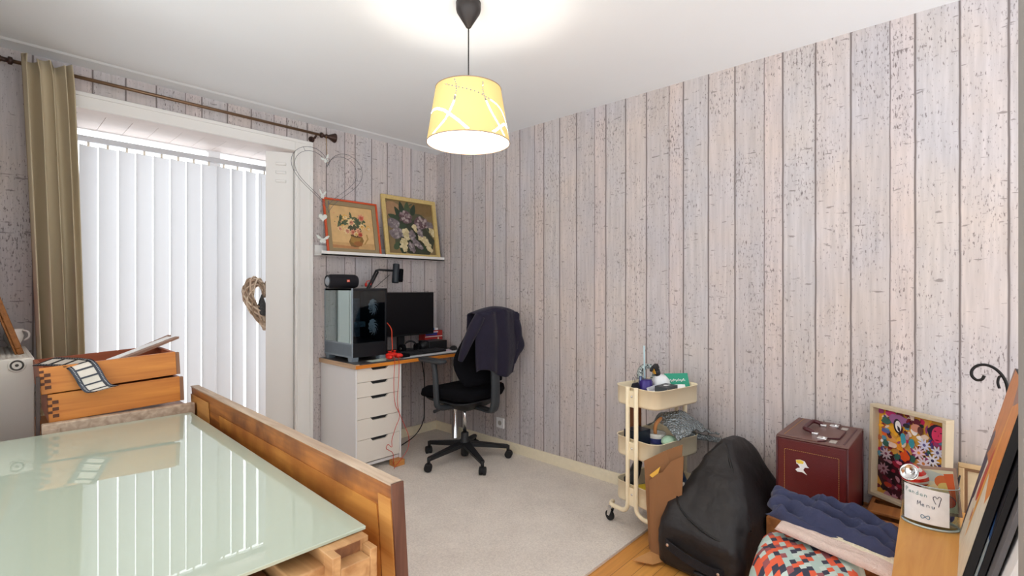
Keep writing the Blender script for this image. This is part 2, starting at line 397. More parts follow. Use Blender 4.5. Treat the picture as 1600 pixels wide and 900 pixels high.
# door-opening architrave
a = MB()
a.box(1.536, 1.663, YW-0.018, YW, 0.0, 2.352, 0.004); a.box(0.27, 1.536, YW-0.018, YW, 2.268, 2.352, 0.004)
a.box(1.64, 1.663, YW-0.026, YW-0.016, 0.0, 2.352, 0.003); a.box(0.27, 1.64, YW-0.026, YW-0.016, 2.33, 2.352, 0.003)
a.box(1.545, 1.565, YW-0.024, YW-0.016, 0.0, 2.28, 0.003)
a.box(0.25, 0.345, YW-0.018, YW, 0.0, 2.352, 0.004)
struct(a.build('trim_2', WHITE, keep0=True))
# recess: boarded soffit, reveals, window and its sill
WY = 4.06
BRD = mat('soffit_boards', (226, 216, 212), 0.6, var=(12, 0.05))
s_ = MB()
for k in range(14):
    x0 = 0.24 + k * 0.128
    s_.box(x0, x0 + 0.1262, YW + 0.10, WY, OZ1 - 0.03, OZ1 - 0.012, 0.0015)
s_.box(0.24, 2.0, YW + 0.02, WY, OZ1 - 0.012, OZ1 + 0.01)
s_.box(OX0, OX1, YW, YW + 0.10, OZ1 - 0.042, OZ1, 0.003)
struct(s_.build('trim_3', BRD, keep0=True))
r_ = MB()
r_.box(0.20, OX0 + 0.012, YW, WY + 0.1, -0.01, OZ1, 0.002); r_.box(1.95, 2.02, YW + 0.121, WY + 0.1, -0.01, OZ1, 0.002)
r_.box(1.562, 1.605, YW, YW + 0.10, 0, OZ1 - 0.042, 0.002)
struct(r_.build('trim_4', WHITE, keep0=True))
win = thing('window_1', 'wide white patio window behind the vertical blind', 'window', (1.1, WY, 0)); win['kind'] = 'structure'
wf = MB()
for x0, x1 in ((0.345, 0.40), (1.12, 1.20), (1.88, 1.95)): wf.box(x0, x1, WY, WY + 0.06, 0.0, 2.272, 0.004)
wf.box(0.345, 1.95, WY, WY + 0.06, 0.0, 0.10, 0.004); wf.box(0.345, 1.95, WY, WY + 0.06, 2.272, 2.30, 0.002)
wf.build('window_frame', GLOSSW, win, world=True)
MB().box(0.40, 1.12, WY + 0.025, WY + 0.031, 0.10, 2.272).build('pane', clear('window_glass'), win, world=True)
MB().box(1.20, 1.88, WY + 0.025, WY + 0.031, 0.10, 2.272).build('pane', clear('window_glass'), win, world=True)
# folded-back louvred door leaf hinged on the right of the opening
dl = thing('door_1', 'white folding door leaf with three vent slots beside the blind', 'door', (1.552, YW + 0.045, 0), math.radians(180 - 28.5)); dl['kind'] = 'structure'
lf = MB(); lf.box(0.0, 0.185, -0.014, 0.014, 0.02, 2.262, 0.003); lf.box(0.003, 0.012, 0.014, 0.02, 0.02, 2.262, 0.002)
lf.build('door_leaf', WHITE, dl)
for k in range(3):
    MB().box(0.05, 0.12, 0.010, 0.028, 2.165 - k*0.062, 2.185 - k*0.062, 0.006).build('vent_slot', WHITE, dl)
# baseboards
BB = mat('baseboard_paint', (236, 226, 200), 0.4)
struct(MB().box(XW - 0.014, XW, -1.6, YW, -0.012, 0.075, 0.004).build('baseboard_right', BB, keep0=True))
struct(MB().box(1.664, XW - 0.014, YW - 0.014, YW, -0.012, 0.075, 0.004).build('baseboard_window', BB, keep0=True))
# fitted carpet, ending in a cut edge towards the wood floor
g = MB(); g.box(-0.045, XW - 0.014, 1.265, YW + 0.0, -0.012, 0.0)
tag(g.build('carpet', CARPET), 'off-white carpet covering the far part of the wooden floor', 'carpet')

# ------------------------------------------------------------------ vertical blind
SLAT = sheer('blind_fabric', (206, 207, 210), (206, 207, 210), (214, 214, 216), 0.38)
BY = 3.93
bd = thing('vertical_blind', 'white vertical fabric blind drawn across the bright patio window', 'blind', (1.1, BY, 0))
hr = MB(); hr.box(0.36, 1.93, BY - 0.02, BY + 0.02, 2.165, 2.20, 0.004)
hr.build('headrail', mat('headrail_aluminium', (205, 207, 212), 0.3, 0.3), bd, world=True)
xs = 0.44; k = 0
SL = []
while xs < 1.93:
    s_ = MB(); ang = math.radians(random.choice((14, 19, 24)) ); tw = math.radians(random.uniform(-9, 9)); sag = random.uniform(-.004, .004)
    def fn(u, v, xs=xs, ang=ang, tw=tw, sag=sag):
        a_ = ang + tw * (1 - v)**1.5
        q = (u - 0.5) * 0.0935
        return (xs + q*math.cos(a_) + sag*(1-v), BY + q*math.sin(a_) + 0.006*math.cos((u-.5)*PI), 0.06 + v * 2.085)
    s_.grid(5, 10, fn)
    s_.build('slat', SLAT, bd, world=True, rec=False)
    MB().box(xs - 0.006, xs + 0.006, BY - 0.004, BY + 0.004, 2.14, 2.168, 0.002).build('slat_carrier', mat('blind_carrier', (238, 230, 215), 0.4), bd, world=True)
    xs += 0.0925 + 0.002 * math.sin(k * 2.1); k += 1

# ------------------------------------------------------------------ curtain and its rod
BRZ = mat('bronze_rod', (122, 96, 74), 0.35, 0.6); BRZD = mat('dark_bronze', (66, 48, 42), 0.4, 0.5)
rod = thing('curtain_rod', 'long thin bronze curtain rod with flared end knobs above the patio opening', 'curtain rod', (0.9, 3.49, 2.404))
MB().tube([(0.075, 3.49, 2.407), (1.70, 3.49, 2.400)], 0.0095, 14).build('rod', BRZ, rod, world=True)
def finial(x, d, z):
    M = tr(x, 3.49, z) @ rot('Y', 90 * d)
    return MB().lathe([(0.010, -0.02), (0.019, -0.016), (0.019, -0.002), (0.011, 0.0), (0.012, 0.02), (0.018, 0.028), (0.012, 0.036), (0.014, 0.045), (0.036, 0.092), (0.034, 0.097), (0.004, 0.098)], (0,0,0), 20, M)
finial(1.705, 1, 2.400).build('finial', BRZD, rod, world=True); finial(0.085, -1, 2.407).build('finial', BRZD, rod, world=True)
for x, z in ((1.66, 2.398),):
    m_ = MB().tube([(x, 3.49, z), (x, 3.52, z-0.02), (x, YW, z-0.02)], 0.008, 8); m_.tube([(x, YW-0.006, z-0.02), (x, YW, z-0.02)], 0.022, 14)
    m_.build('bracket', BRZD, rod, world=True)
CUR = sheer('curtain_linen', (204, 190, 162), (198, 184, 156), (210, 190, 150), 0.10)
MB_ = MB()
folds = 4.0
def cfn(u, v):
    z = 0.02 + v * 2.405
    t_ = 1 - v
    x0 = 0.125 + 0.085 * t_**0.9; x1 = 0.315 + 0.070 * t_**0.7
    x = x0 + (x1 - x0) * u + 0.010 * math.sin(u * folds * 2 * PI * 1.0 + 0.6)
    amp = 0.032 + 0.018 * t_
    ph = u * folds * 2 * PI + 0.5 * math.sin(v * 3 + u * 4)
    y = 3.432 - amp*1.0 * math.sin(ph) * (1 + 0.3 * math.sin(u * 9)) - 0.02 * t_
    y += 0.012 * noise.noise((u * 6, v * 3, 2.2))
    if v > 0.985: x += 0.006 * math.sin(u * 31)
    return (x, y, z + (0.012 * math.cos(u * folds * 2 * PI * 0.5) if v > 0.9 else 0))
MB_.grid(130, 40, cfn)
tag(MB_.build('curtain', CUR, solid=0.003), 'olive beige linen curtain gathered on the left end of the rod', 'curtain')

# ------------------------------------------------------------------ pendant lamp
lamp = thing('pendant_lamp', 'pendant lamp with yellow perforated drum shade hanging from the ceiling', 'lamp', (1.421, 1.580, 1.898))
LX, LY = 1.421, 1.580
MB().lathe([(0.053, ZC), (0.053, ZC-0.028), (0.050, ZC-0.04), (0.010, ZC-0.105), (0.004, ZC-0.108)], (LX, LY, 0), 32).build('ceiling_cup', mat('lamp_cup_black', (38, 32, 30), 0.5), lamp, world=True)
MB().tube([(LX, LY, ZC-0.10), (LX, LY, 2.10)], 0.0028, 8).build('cord', BLACKP, lamp, world=True)
RB, RT, ZB, ZT = 0.177, 0.139, 1.900, 2.130
CURVES = []
def addc(pts, w, dotted): CURVES.append((smoothpts([(a, b, 0) for a, b in pts], 14), w, dotted))
TC = math.atan2(-LY, -LX)          # side of the shade that faces the camera
addc([(-1.5, .48), (-1.1, .50), (-.7, .42), (-.35, .25), (-.02, .04)], .0085, 0)
addc([(-.95, .02), (-.6, .22), (-.40, .50), (-.36, .62)], .0075, 0); addc([(-.36, .62), (-.33, .8), (-.42, .98)], .005, 1)
addc([(.55, .0), (.85, .16), (1.1, .26), (1.4, .22)], .0085, 0)
addc([(.42, .92), (.40, .75), (.46, .60)], .005, 1); addc([(.46, .60), (.62, .38), (.85, .16), (1.0, .02)], .0075, 0)
addc([(-.72, .90), (-.3, .80), (.2, .72), (.62, .62)], .005, 1); addc([(.62, .62), (1.0, .52), (1.3, .30), (1.5, .02)], .006, 0)
addc([(2.0, .25), (2.5, .50), (3.1, .30), (3.6, .05)], .005, 1); addc([(3.9, .60), (3.4, .35), (2.9, .1)], .005, 1); addc([(-2.0, .5), (-2.4, .2), (-2.9, .12)], .005, 1)
NT, NV = 420, 100
def shade_open(i, j):
    th = (i + .5) / NT * 2 * PI; v = (j + .5) / (NV - 1)
    if v < 0.03 or v > 0.97: return False
    for pts, w_, dot in CURVES:
        for q, p in enumerate(pts):
            d = (th - TC - p[0] + PI) % (2*PI) - PI; dx = d * 0.16; dz = (v - p[1]) * 0.23
            if abs(dx) < 0.012 and abs(dz) < 0.012:
                if dx*dx + dz*dz < (w_ * .6)**2 and not (dot and q % 3): return True
                if not dot and q + 1 < len(pts):
                    for f_ in (.25, .5, .75):
                        n_ = pts[q+1]; px, pz = p[0]+(n_[0]-p[0])*f_, p[1]+(n_[1]-p[1])*f_
                        d2 = (th - TC - px + PI) % (2*PI) - PI
                        if (d2*.16)**2 + ((v-pz)*.23)**2 < (w_*.5)**2: return True
    return False
s_ = MB()
def sfn(u, v):
    th = u * 2 * PI; r = RB + (RT - RB) * v
    return (LX + r*math.cos(th), LY + r*math.sin(th), ZB + (ZT - ZB) * v)
s_.grid(NT, NV, sfn, cu=True, keep=lambda i, j: not shade_open(i, j))
SHADE = sheer('lampshade_card', (224, 194, 130), (248, 244, 236), (240, 206, 142), 0.03)
s_.build('lamp_shade', SHADE, lamp, world=True, rec=False)
rm = MB(); rm.tube([(LX + RB*math.cos(t_), LY + RB*math.sin(t_), ZB) for t_ in [2*PI*k/64 for k in range(64)]], 0.0022, 6, closed=True)
rm.build('shade_rim', mat('shade_rim_grey', (150, 125, 105), 0.5), lamp, world=True); rm = MB()
rm.tube([(LX + RT*math.cos(t_), LY + RT*math.sin(t_), ZT) for t_ in [2*PI*k/64 for k in range(64)]], 0.0022, 6, closed=True)
rm.build('shade_rim', mat('shade_rim_grey', (150, 125, 105), 0.5), lamp, world=True)
sp_ = MB()
for k in range(3):
    a_ = k * 2*PI/3 + .4; sp_.tube([(LX + 0.02*math.cos(a_), LY + 0.02*math.sin(a_), 2.095), (LX + RT*math.cos(a_), LY + RT*math.sin(a_), 2.126)], 0.002, 6)
sp_.tube([(LX + 0.021*math.cos(t_), LY + 0.021*math.sin(t_), 2.095) for t_ in [2*PI*k/16 for k in range(16)]], 0.002, 6, closed=True)
sp_.build('shade_spider', CHROME, lamp, world=True)
MB().lathe([(0.004, 2.115), (0.018, 2.105), (0.019, 2.045), (0.016, 2.04)], (LX, LY, 0), 20).build('lamp_holder', WHITE, lamp, world=True)
em, t, b = newmat('lit_bulb_glass'); b.inputs['Emission Color'].default_value = (1, .9, .75, 1); b.inputs['Emission Strength'].default_value = 6
MB().lathe([(0.001, 2.040), (0.013, 2.038), (0.016, 2.020)], (LX, LY, 0), 20, cap=False).build('bulb', em, lamp, world=True)

# ------------------------------------------------------------------ picture ledge with two paintings
sh = MB(); sh.box(1.682, 2.822, 3.458, YW, 1.520, 1.532, 0.001); sh.box(1.682, 2.822, 3.458, 3.468, 1.520, 1.553, 0.001); sh.box(1.682, 2.822, YW-0.010, YW, 1.532, 1.60, 0.001)
tag(sh.build('picture_ledge', WHITE), 'long narrow white picture ledge on the wall above the desk', 'shelf')
def framed(name, label, x0, x1, zb, zt, yb, yt, fw, fm, matw, matm, base, shapes, depth=0.016, cat='picture'):
    """frame leaning against the window wall: built in a local x,z plane then tipped back"""
    w_, h_ = x1 - x0, math.hypot(zt - zb, yt - yb); lean = math.degrees(math.atan2(yt - yb, zt - zb))
    t_ = thing(name, label, cat, (x0, yb, zb)); M = rot('X', -lean)
    f_ = MB()
    for q in ((0, w_, 0, fw), (0, w_, h_-fw, h_), (0, fw, fw, h_-fw), (w_-fw, w_, fw, h_-fw)):
        f_.box(q[0], q[1], -depth, 0, q[2], q[3], 0.0025, M)
    f_.build('frame', fm, t_)
    if matw:
        m_ = MB()
        for q in ((fw, w_-fw, fw, fw+matw), (fw, w_-fw, h_-fw-matw, h_-fw), (fw, fw+matw, fw+matw, h_-fw-matw), (w_-fw-matw, w_-fw, fw+matw, h_-fw-matw)):
            m_.box(q[0], q[1], -0.008, -0.005, q[2], q[3], 0, M)
        m_.build('mount', matm, t_)
    e_ = fw + matw
    picture('painted_image', t_, M @ tr(e_, -0.001, e_), w_-2*e_, h_-2*e_, base, shapes)
    MB().box(0.003, w_-0.003, 0, 0.003, 0.003, h_-0.003, 0, M).build('backing', mat('backing_board', (120, 92, 62), 0.8), t_)
    return t_
S = []
G1, G2, CRM, PK, YL, OL = (70, 84, 60), (96, 104, 72), (226, 200, 150), (206, 140, 112), (214, 168, 92), (130, 98, 50)
S += [('r', .5, .07, .5, .07, 0, (196, 156, 104)), ('r', .3, .04, .3, .03, -2, (180, 128, 84))]
for k in range(34):
    a_ = random.uniform(0.15, PI-0.1); r_ = random.uniform(.12, .36); S.append(('l', .5+r_*1.15*math.cos(a_), .52+r_*.95*math.sin(a_)*.8, random.uniform(.04,.075), .03, random.uniform(0,180), random.choice((G1, G2, (84, 96, 70)))))
S += [('b', .50, .50, .13, .10, 0, (74, 76, 56)), ('b', .60, .45, .12, .08, 0, (80, 80, 58)), ('l', .47, .80, .075, .03, 95, G1), ('l', .27, .58, .05, .03, 70, G1)]
S += [('b', .57, .21, .19, .17, 0, OL), ('b', .55, .24, .13, .11, 0, (160, 122, 62)), ('b', .60, .13, .12, .06, 0, (150, 96, 52)), ('e', .56, .31, .13, .035, -8, (104, 76, 42)),
      ('r', .80, .20, .09, .014, 55, (168, 132, 72)), ('r', .83, .31, .05, .013, 100, (168, 132, 72)), ('b', .5, .07, .08, .012, 0, (120, 84, 52))]
for (x, y, r, c1, c2) in ((.47,.63,.085,CRM,PK),(.34,.74,.065,YL,CRM),(.62,.44,.06,(224,170,130),PK),(.36,.42,.07,CRM,PK),(.50,.40,.06,PK,(190,96,76)),(.72,.55,.065,CRM,YL),(.87,.52,.06,YL,CRM),(.72,.76,.075,PK,(196,92,70)),(.66,.36,.06,(198,120,90),(170,60,50)),(.27,.52,.045,YL,CRM),(.20,.46,.05,CRM,PK),(.56,.36,.05,CRM,YL)):
    r *= 1.3; S += [('f', x, y, r, r*.9, random.uniform(0,60), c1), ('b', x+.01, y-.01, r*.55, r*.5, 0, c2), ('e', x, y, r*.14, r*.14, 0, (120, 84, 44))]
for k in range(20): S.append(('b', random.uniform(.08,.95), random.uniform(.45,.82), .014, .012, 0, random.choice((G1, YL, PK))))
framed('flower_jug_picture', 'painting of a flower jug in a thin orange frame on the ledge', 1.738, 2.194, 1.533, 1.960, 3.490, 3.571, 0.014, mat('orange_wood_frame', (206, 84, 46), 0.4), 0.034, mat('olive_mount', (150, 132, 100), 0.8), (214, 176, 122), S)
S = [('b', .5, .5, .45, .42, 0, (78, 80, 60)), ('b', .6, .3, .42, .33, 0, (58, 62, 48)), ('b', .8, .88, .3, .12, 0, (122, 98, 62)), ('b', .15, .82, .22, .14, 0, (158, 124, 92)), ('b', .35, .65, .2, .16, 0, (52, 58, 44))]
for (x, y, ro) in ((.25,.78,120),(.33,.88,100),(.45,.90,80),(.58,.86,70),(.15,.68,160),(.70,.62,20),(.85,.60,-60),(.30,.52,10),(.2,.16,40),(.28,.10,120),(.78,.14,10),(.9,.55,-70)):
    S.append(('l', x, y, .11, .055, ro, random.choice(((54, 70, 50), (44, 58, 44), (68, 84, 58)))))
def lilac(x, y, rx, ry, ro, cols, n=26):
    S.append(('b', x, y, rx, ry, ro, cols[0]))
    for k in range(n):
        a_ = random.uniform(0, 2*PI); q = random.random()**.5; c_, s1 = math.cos(math.radians(ro)), math.sin(math.radians(ro))
        dx, dy = rx*q*math.cos(a_)*1.08, ry*q*math.sin(a_)*1.08
        S.append(('f', x + dx*c_ - dy*s1, y + (dx*s1 + dy*c_)*.82, .034, .03, random.uniform(0, 50), random.choice(cols)))
PU = ((100, 78, 82), (142, 124, 126), (168, 152, 148), (88, 60, 64)); LL = ((126, 114, 116), (158, 148, 146), (108, 98, 102)); WH = ((204, 188, 146), (214, 200, 160), (190, 174, 130))
lilac(.40, .70, .13, .12, 0, PU, 34); lilac(.72, .62, .16, .12, 0, PU, 40); lilac(.13, .56, .11, .09, 0, LL); lilac(.18, .38, .14, .10, 0, LL, 34); lilac(.92, .58, .08, .06, -30, LL, 16); lilac(.95, .46, .05, .10, 30, WH, 12)
lilac(.38, .38, .075, .12, 10, WH); lilac(.31, .17, .075, .13, 5, WH); lilac(.50, .36, .05, .10, 0, LL, 18); lilac(.60, .20, .05, .13, 45, LL, 22); lilac(.47, .12, .045, .11, 20, LL, 18); lilac(.72, .30, .06, .16, 42, WH, 30); lilac(.83, .16, .05, .12, 25, WH, 16); lilac(.56, .50, .035, .08, 15, WH, 10); lilac(.67, .42, .05, .08, 20, LL, 16)
framed('lilac_picture', 'painting of purple and white lilacs in a pale gold frame on the ledge', 2.236, 2.790, 1.533, 2.054, 3.490, 3.574, 0.034, mat('pale_gold_frame', (206, 180, 118), 0.45, var=(60, .12)), 0, None, (128, 108, 74), S, depth=0.02)

# ------------------------------------------------------------------ wire heart with butterfly hangers
WIRE = mat('grey_wire', (112, 112, 116), 0.4, 0.7)
hw = thing('wire_heart', 'large double wire heart hanging from the rod end above the ledge', 'ornament', (1.71, 3.45, 1.83))
def heart(s, n=64):
    """closed heart outline in x,z, dip at the origin"""
    out = []
    for k in range(n):
        a_ = 2*PI*k/n; x = 16*math.sin(a_)**3; z = 13*math.cos(a_) - 5*math.cos(2*a_) - 2*math.cos(3*a_) - math.cos(4*a_)
        out.append((x/16*s, (z-5)/17*s))
    return out
m_ = MB()
H1 = [(1.723 + x, 3.445 - 0.012, 2.172 + z*0.98) for x, z in heart(0.272)]; H2 = [(1.723 + x, 3.445 + 0.012, 2.165 + z*0.98) for x, z in heart(0.238)]
m_.tube(H1, 0.0016, 6, closed=True); m_.tube(H2, 0.0016, 6, closed=True)
for k in range(4, 64, 7): m_.tube([H1[k], H2[k]], 0.0013, 5)
m_.build('wire_frame', WIRE, hw, world=True)
MB().tube([(1.72, 3.47, 2.39), (1.722, 3.447, 2.19)], 0.0012, 5).build('hanging_string', mat('gold_string', (196, 150, 60), 0.6), hw, world=True)
WW = mat('white_wood_ornament', (214, 218, 212), 0.6)
def butterfly(cx, y, cz, s, squash=1.0, tilt=0):
    q = [(0,-.28),(.10,-.50),(.34,-.46),(.42,-.2),(.24,-.05),(.62,.06),(.86,.40),(.80,.52),(.48,.42),(.12,.06),(0,.12)]
    pts = q + [(-x, z) for x, z in q[::-1][1:-1]]
    c_, s1 = math.cos(tilt), math.sin(tilt)
    return MB().prism([(cx + (x*c_ - z*s1)*s*squash, y, cz + (x*s1 + z*c_)*s) for x, z in pts], (0, 0.004, 0))
MB().tube([(1.675, 3.432, 1.835), (1.675, 3.432, 1.60)], 0.0009, 5).build('hanging_string', mat('white_string', (210, 210, 205), 0.7), hw, world=True)
butterfly(1.675, 3.429, 1.955, 0.060, 0.5, -.1).build('butterfly', WW, hw, world=True); butterfly(1.677, 3.429, 1.632, 0.057).build('butterfly', WW, hw, world=True)
MB().prism([(1.677 + x, 3.429, 1.800 + z) for x, z in heart(0.032, 32)], (0, 0.006, 0)).build('wooden_heart', WW, hw, world=True)
butterfly(1.70, 3.434, 2.215, 0.05, 0.8, .5).build('butterfly', WW, hw, world=True)
MB().prism([(1.722 + x, 3.432, 1.885 + z) for x, z in ((-.004, 0), (.004, 0), (.004, .03), (-.004, .03))], (0, 0.003, 0)).build('wire_clasp', WIRE, hw, world=True)

# ------------------------------------------------------------------ willow heart wreath in front of the blind
wr = thing('willow_wreath', 'brown willow heart wreath hanging before the blind, half behind the door leaf', 'wreath', (1.40, 3.80, 0.99))
random.seed(3)
hp = [(x, z) for x, z in heart(0.115, 48)]
WIL = [mat('willow_light', (224, 204, 182), 0.8), mat('willow_dark', (172, 148, 126), 0.8), mat('willow_mid', (204, 180, 158), 0.8)]
m_ = MB()
for k in range(36):
    m_.mi = k % 3; ph = k / 36 * 2 * PI * 3; rr = 0.010 + 0.034 * ((k * 7) % 10) / 10; tw_ = 3 if k % 2 else -3; pts = []
    for i, (x, z) in enumerate(hp):
        l = math.hypot(x, z + .06) or 1; nx, nz_ = x / l, (z + .06) / l; a_ = ph + tw_ * 2 * PI * i / 48
        pts.append((1.420 + x + nx * rr * math.cos(a_), 3.822 + rr * math.sin(a_), 1.250 + z * 1.62 + nz_ * rr * math.cos(a_)))
    m_.tube(pts, 0.0062, 6, closed=True)
m_.build('woven_ring', WIL, wr, world=True)
m_ = MB(); m_.lathe([(0.003, 0), (0.032, 0.01), (0.036, 0.04), (0.024, 0.10), (0.008, 0.15), (0.002, 0.165)], (1.40, 3.815, 1.07), 18)
m_.build('patterned_cone', mat('cone_black_white', (70, 70, 70), 0.6, var=(90, 0.6)), wr, world=True)
MB().tube([(1.40, 3.825, 1.245), (1.405, 3.84, 2.1)], 0.001, 5).build('hanging_thread', mat('white_string', (210, 210, 205), 0.7), wr, world=True)

# ------------------------------------------------------------------ desk
random.seed(11)
ORW = wood('orange_edge_wood', (205, 120, 40), (228, 146, 56), 0, 8); PLY = wood('pale_ply_edge', (176, 142, 110), (206, 174, 140), 1, 8)
desk = thing('desk', 'desk with dark top and orange wooden front edge below the picture ledge', 'desk', (2.2, 3.3, 0))
MB().box(1.722, 2.80, 3.052, YW-0.004, 0.752, 0.760, 0.001).build('desk_surface', mat('dark_desk_film', (72, 70, 70), 0.3), desk, world=True)
e_ = MB(); e_.box(1.722, 2.80, 3.048, 3.075, 0.728, 0.752, 0.002); e_.box(1.75, 2.80, 3.075, YW-0.004, 0.728, 0.752); e_.build('front_edge', ORW, desk, world=True)
MB().box(1.716, 1.75, 3.05, YW-0.004, 0.728, 0.7595, 0.001).build('side_edge', PLY, desk, world=True)
for x, y in ((2.76, 3.24),):
    MB().lathe([(0.034, 0.0), (0.034, 0.006), (0.03, 0.01), (0.03, 0.72), (0.045, 0.722), (0.045, 0.728)], (x, y, 0), 24).build('leg', CHROME, desk, world=True)
# drawer unit
cab = thing('drawer_unit', 'white five-drawer unit standing on wooden blocks under the desk', 'drawers', (1.91, 3.3, 0.04))
X0, X1, Y0, Y1 = 1.728, 2.095, 3.066, 3.566
CW = mat('drawer_unit_white', (232, 232, 232), 0.4, var=(5, .01)); CF = mat('drawer_front_white', (228, 222, 212), 0.45, var=(5, .01))
b_ = MB(); b_.box(X0, X0+0.012, Y0-0.002, Y1, 0.04, 0.728, 0.001); b_.box(X1-0.012, X1, Y0-0.002, Y1, 0.04, 0.728, 0.001); b_.box(X0+.012, X1-.012, Y0+0.02, Y1, 0.04, 0.06); b_.box(X0+.012, X1-.012, Y1-0.01, Y1, 0.06, 0.728); b_.box(X0+.012, X1-.012, Y0+.03, Y1, 0.71, 0.728)
b_.build('cabinet_body', CW, cab, world=True)
zs = [0.728, 0.63, 0.527, 0.377, 0.234, 0.072]
for za, zb in zip(zs[1:], zs[:-1]):
    d_ = MB(); xa, xb, zt, zz = X0+0.014, X1-0.014, zb-0.002, za+0.001
    c0, c1 = xa + 0.115, xa + 0.235                                  # finger notch cut in the top edge
    d_.prism([(xa, Y0, zz), (xb, Y0, zz), (xb, Y0, zt), (c1+0.012, Y0, zt), (c1-0.006, Y0, zt-0.02), (c0+0.006, Y0, zt-0.02), (c0-0.012, Y0, zt), (xa, Y0, zt)], (0, 0.016, 0))
    d_.box(xa+.01, xb-.01, Y0+0.016, Y1-0.06, zz+0.01, zt-0.03)
    fr_ = d_.build('drawer', CF, cab, world=True)
    MB().box(c0-0.014, c1+0.014, Y0+0.0165, Y0+0.019, zt-0.024, zt).build('recess_shade', BLACKP, fr_, world=True)  # black sheet behind the notch stands in for the shade inside
BLK = wood('block_wood', (188, 122, 60), (214, 150, 84), 0, 10)
for i, (x, y, lb) in enumerate(((2.05, 3.05, 'orange wooden block under the right front corner of the drawer unit'), (1.77, 3.06, 'wooden block under the left front corner of the drawer unit'), (2.05, 3.50, 'wooden block under the rear right corner of the drawer unit'), (1.77, 3.50, 'wooden block under the rear left corner of the drawer unit'))):
    tag(MB().box(x-0.042, x+0.042, y-0.035, y+0.035, 0.0, 0.04, 0.002).build('wooden_block', BLK), lb, 'block', 'blocks under the drawer unit')
q = MB(); q.grid(8, 6, lambda u, v: (1.60 + .24*u + .05*v, 2.80 + .16*v - .03*u, 0.003 + 0.012*abs(noise.noise((u*3, v*3, 1)))))
tag(q.build('paper_sheet', PAPER, solid=0.001), 'crumpled white paper sheet on the carpet before the drawer unit', 'paper')

# computer
PCX0, PCX1, PCY0, PCY1, PZ0, PZ1 = 1.760, 2.040, 3.166, 3.572, 0.760, 1.278
pc = thing('desktop_computer', 'dark computer tower with glass sides standing on the left of the desk', 'computer', (1.9, 3.37, 0.76))
SLV = mat('grey_blue_metal', (140, 152, 162), 0.4, 0.2); DKM = mat('black_case_metal', (20, 21, 26), 0.4)
f_ = MB(); z0 = PZ0 + 0.028
f_.box(PCX0+.004, PCX1, PCY0+.004, PCY1, z0, 0.888, 0.002); f_.box(PCX0, PCX1, PCY0, PCY1, PZ1-0.018, PZ1, 0.003); f_.box(PCX1-0.016, PCX1, PCY0, PCY0+0.03, z0, PZ1, 0.002)
f_.box(PCX0, PCX1, PCY1-0.01, PCY1, z0, PZ1); f_.box(PCX1-0.006, PCX1, PCY0, PCY1, z0, PZ1); f_.box(PCX0+0.02, PCX1-0.01, PCY1-0.05, PCY1-0.01, 0.888, PZ1-0.02)
f_.build('case_body', DKM, pc, world=True)
f_ = MB(); f_.box(PCX0-0.002, PCX0+0.006, PCY0-0.003, PCY0+0.009, z0, PZ1, 0.002); f_.box(PCX0-0.002, PCX0+0.006, PCY1-0.009, PCY1, z0, PZ1, 0.002); f_.box(PCX0-0.003, PCX0+0.006, PCY0+.009, PCY1-.009, 0.880, 0.890, 0.001); f_.box(PCX0-0.003, PCX0+0.006, PCY0+.009, PCY1-.009, z0, z0+0.012, 0.001)
f_.build('front_frame', SLV, pc, world=True)
MB().box(PCX0-0.001, PCX0+0.005, PCY0+.009, PCY1-.009, z0+0.012, 0.880).build('front_mesh_panel', mat('mesh_panel', (118, 130, 140), 0.55, 0.0, bump=(900, .4)), pc, world=True)
GLS = clear('smoked_glass', (212, 222, 228), 0.02)
mg, t, b = newmat('mirror_front_glass'); b.inputs['Base Color'].default_value = lin((186, 206, 208)); b.inputs['Roughness'].default_value = 0.02; b.inputs['Metallic'].default_value = 0.85
MB().box(PCX0, PCX0+0.004, PCY0+.009, PCY1-.009, 0.890, PZ1-0.004).build('front_glass', mg, pc, world=True)
MB().box(PCX0+0.006, PCX1-0.016, PCY0, PCY0+0.004, 0.892, PZ1-0.018).build('side_glass', GLS, pc, world=True)
for y in (PCY0+0.03, PCY1-0.045):
    for x in (PCX0+0.01, PCX1-0.05):
        MB().prism([(x-0.01, y-0.022, PZ0), (x-0.01, y+0.022, PZ0), (x-0.01, y+0.03, PZ0+0.03), (x-0.01, y-0.03, PZ0+0.03)], (0.05, 0, 0)).build('foot', SLV, pc, world=True)
b_ = MB(); b_.box(PCX0+.06, PCX1-.02, PCY1-0.056, PCY1-0.05, 0.90, 1.20); b_.box(PCX0+.05, PCX1-.05, PCY1-.19, PCY1-.055, 0.985, 1.025, 0.003)
b_.build('circuit_board', mat('board_teal', (64, 92, 104), 0.5, var=(60, .5)), pc, world=True)
FANW = mat('fan_white', (228, 232, 236), 0.4)
for zc in (1.135, 0.985):
    fan = MB(); xc, yc = 2.018, 3.32
    fan.tube([(xc + .006, yc + 0.066*math.cos(a_), zc + 0.066*math.sin(a_)) for a_ in [2*PI*k/32 for k in range(32)]], 0.003, 6, closed=True)
    fo = fan.build('fan', DKM, pc, world=True)
    bl_ = MB()
    for k in range(11):
        a_ = 2*PI*k/11; pts = []
        for r_, off, in ((.016, 0), (.04, .32), (.062, .9)): pts.append((r_, a_ + off))
        lo = [(xc - .004, yc + r_*math.cos(t_), zc + r_*math.sin(t_)) for r_, t_ in pts]; hi = [(xc + .004, yc + r_*math.cos(t_ + .30), zc + r_*math.sin(t_ + .30)) for r_, t_ in pts[::-1]]
        bl_.prism(lo + hi, (-0.002, 0, 0))
    bl_.tube([(xc - .008, yc, zc), (xc + .004, yc, zc)], 0.019, 20)
    bl_.build('fan_blades', FANW, fo, world=True)

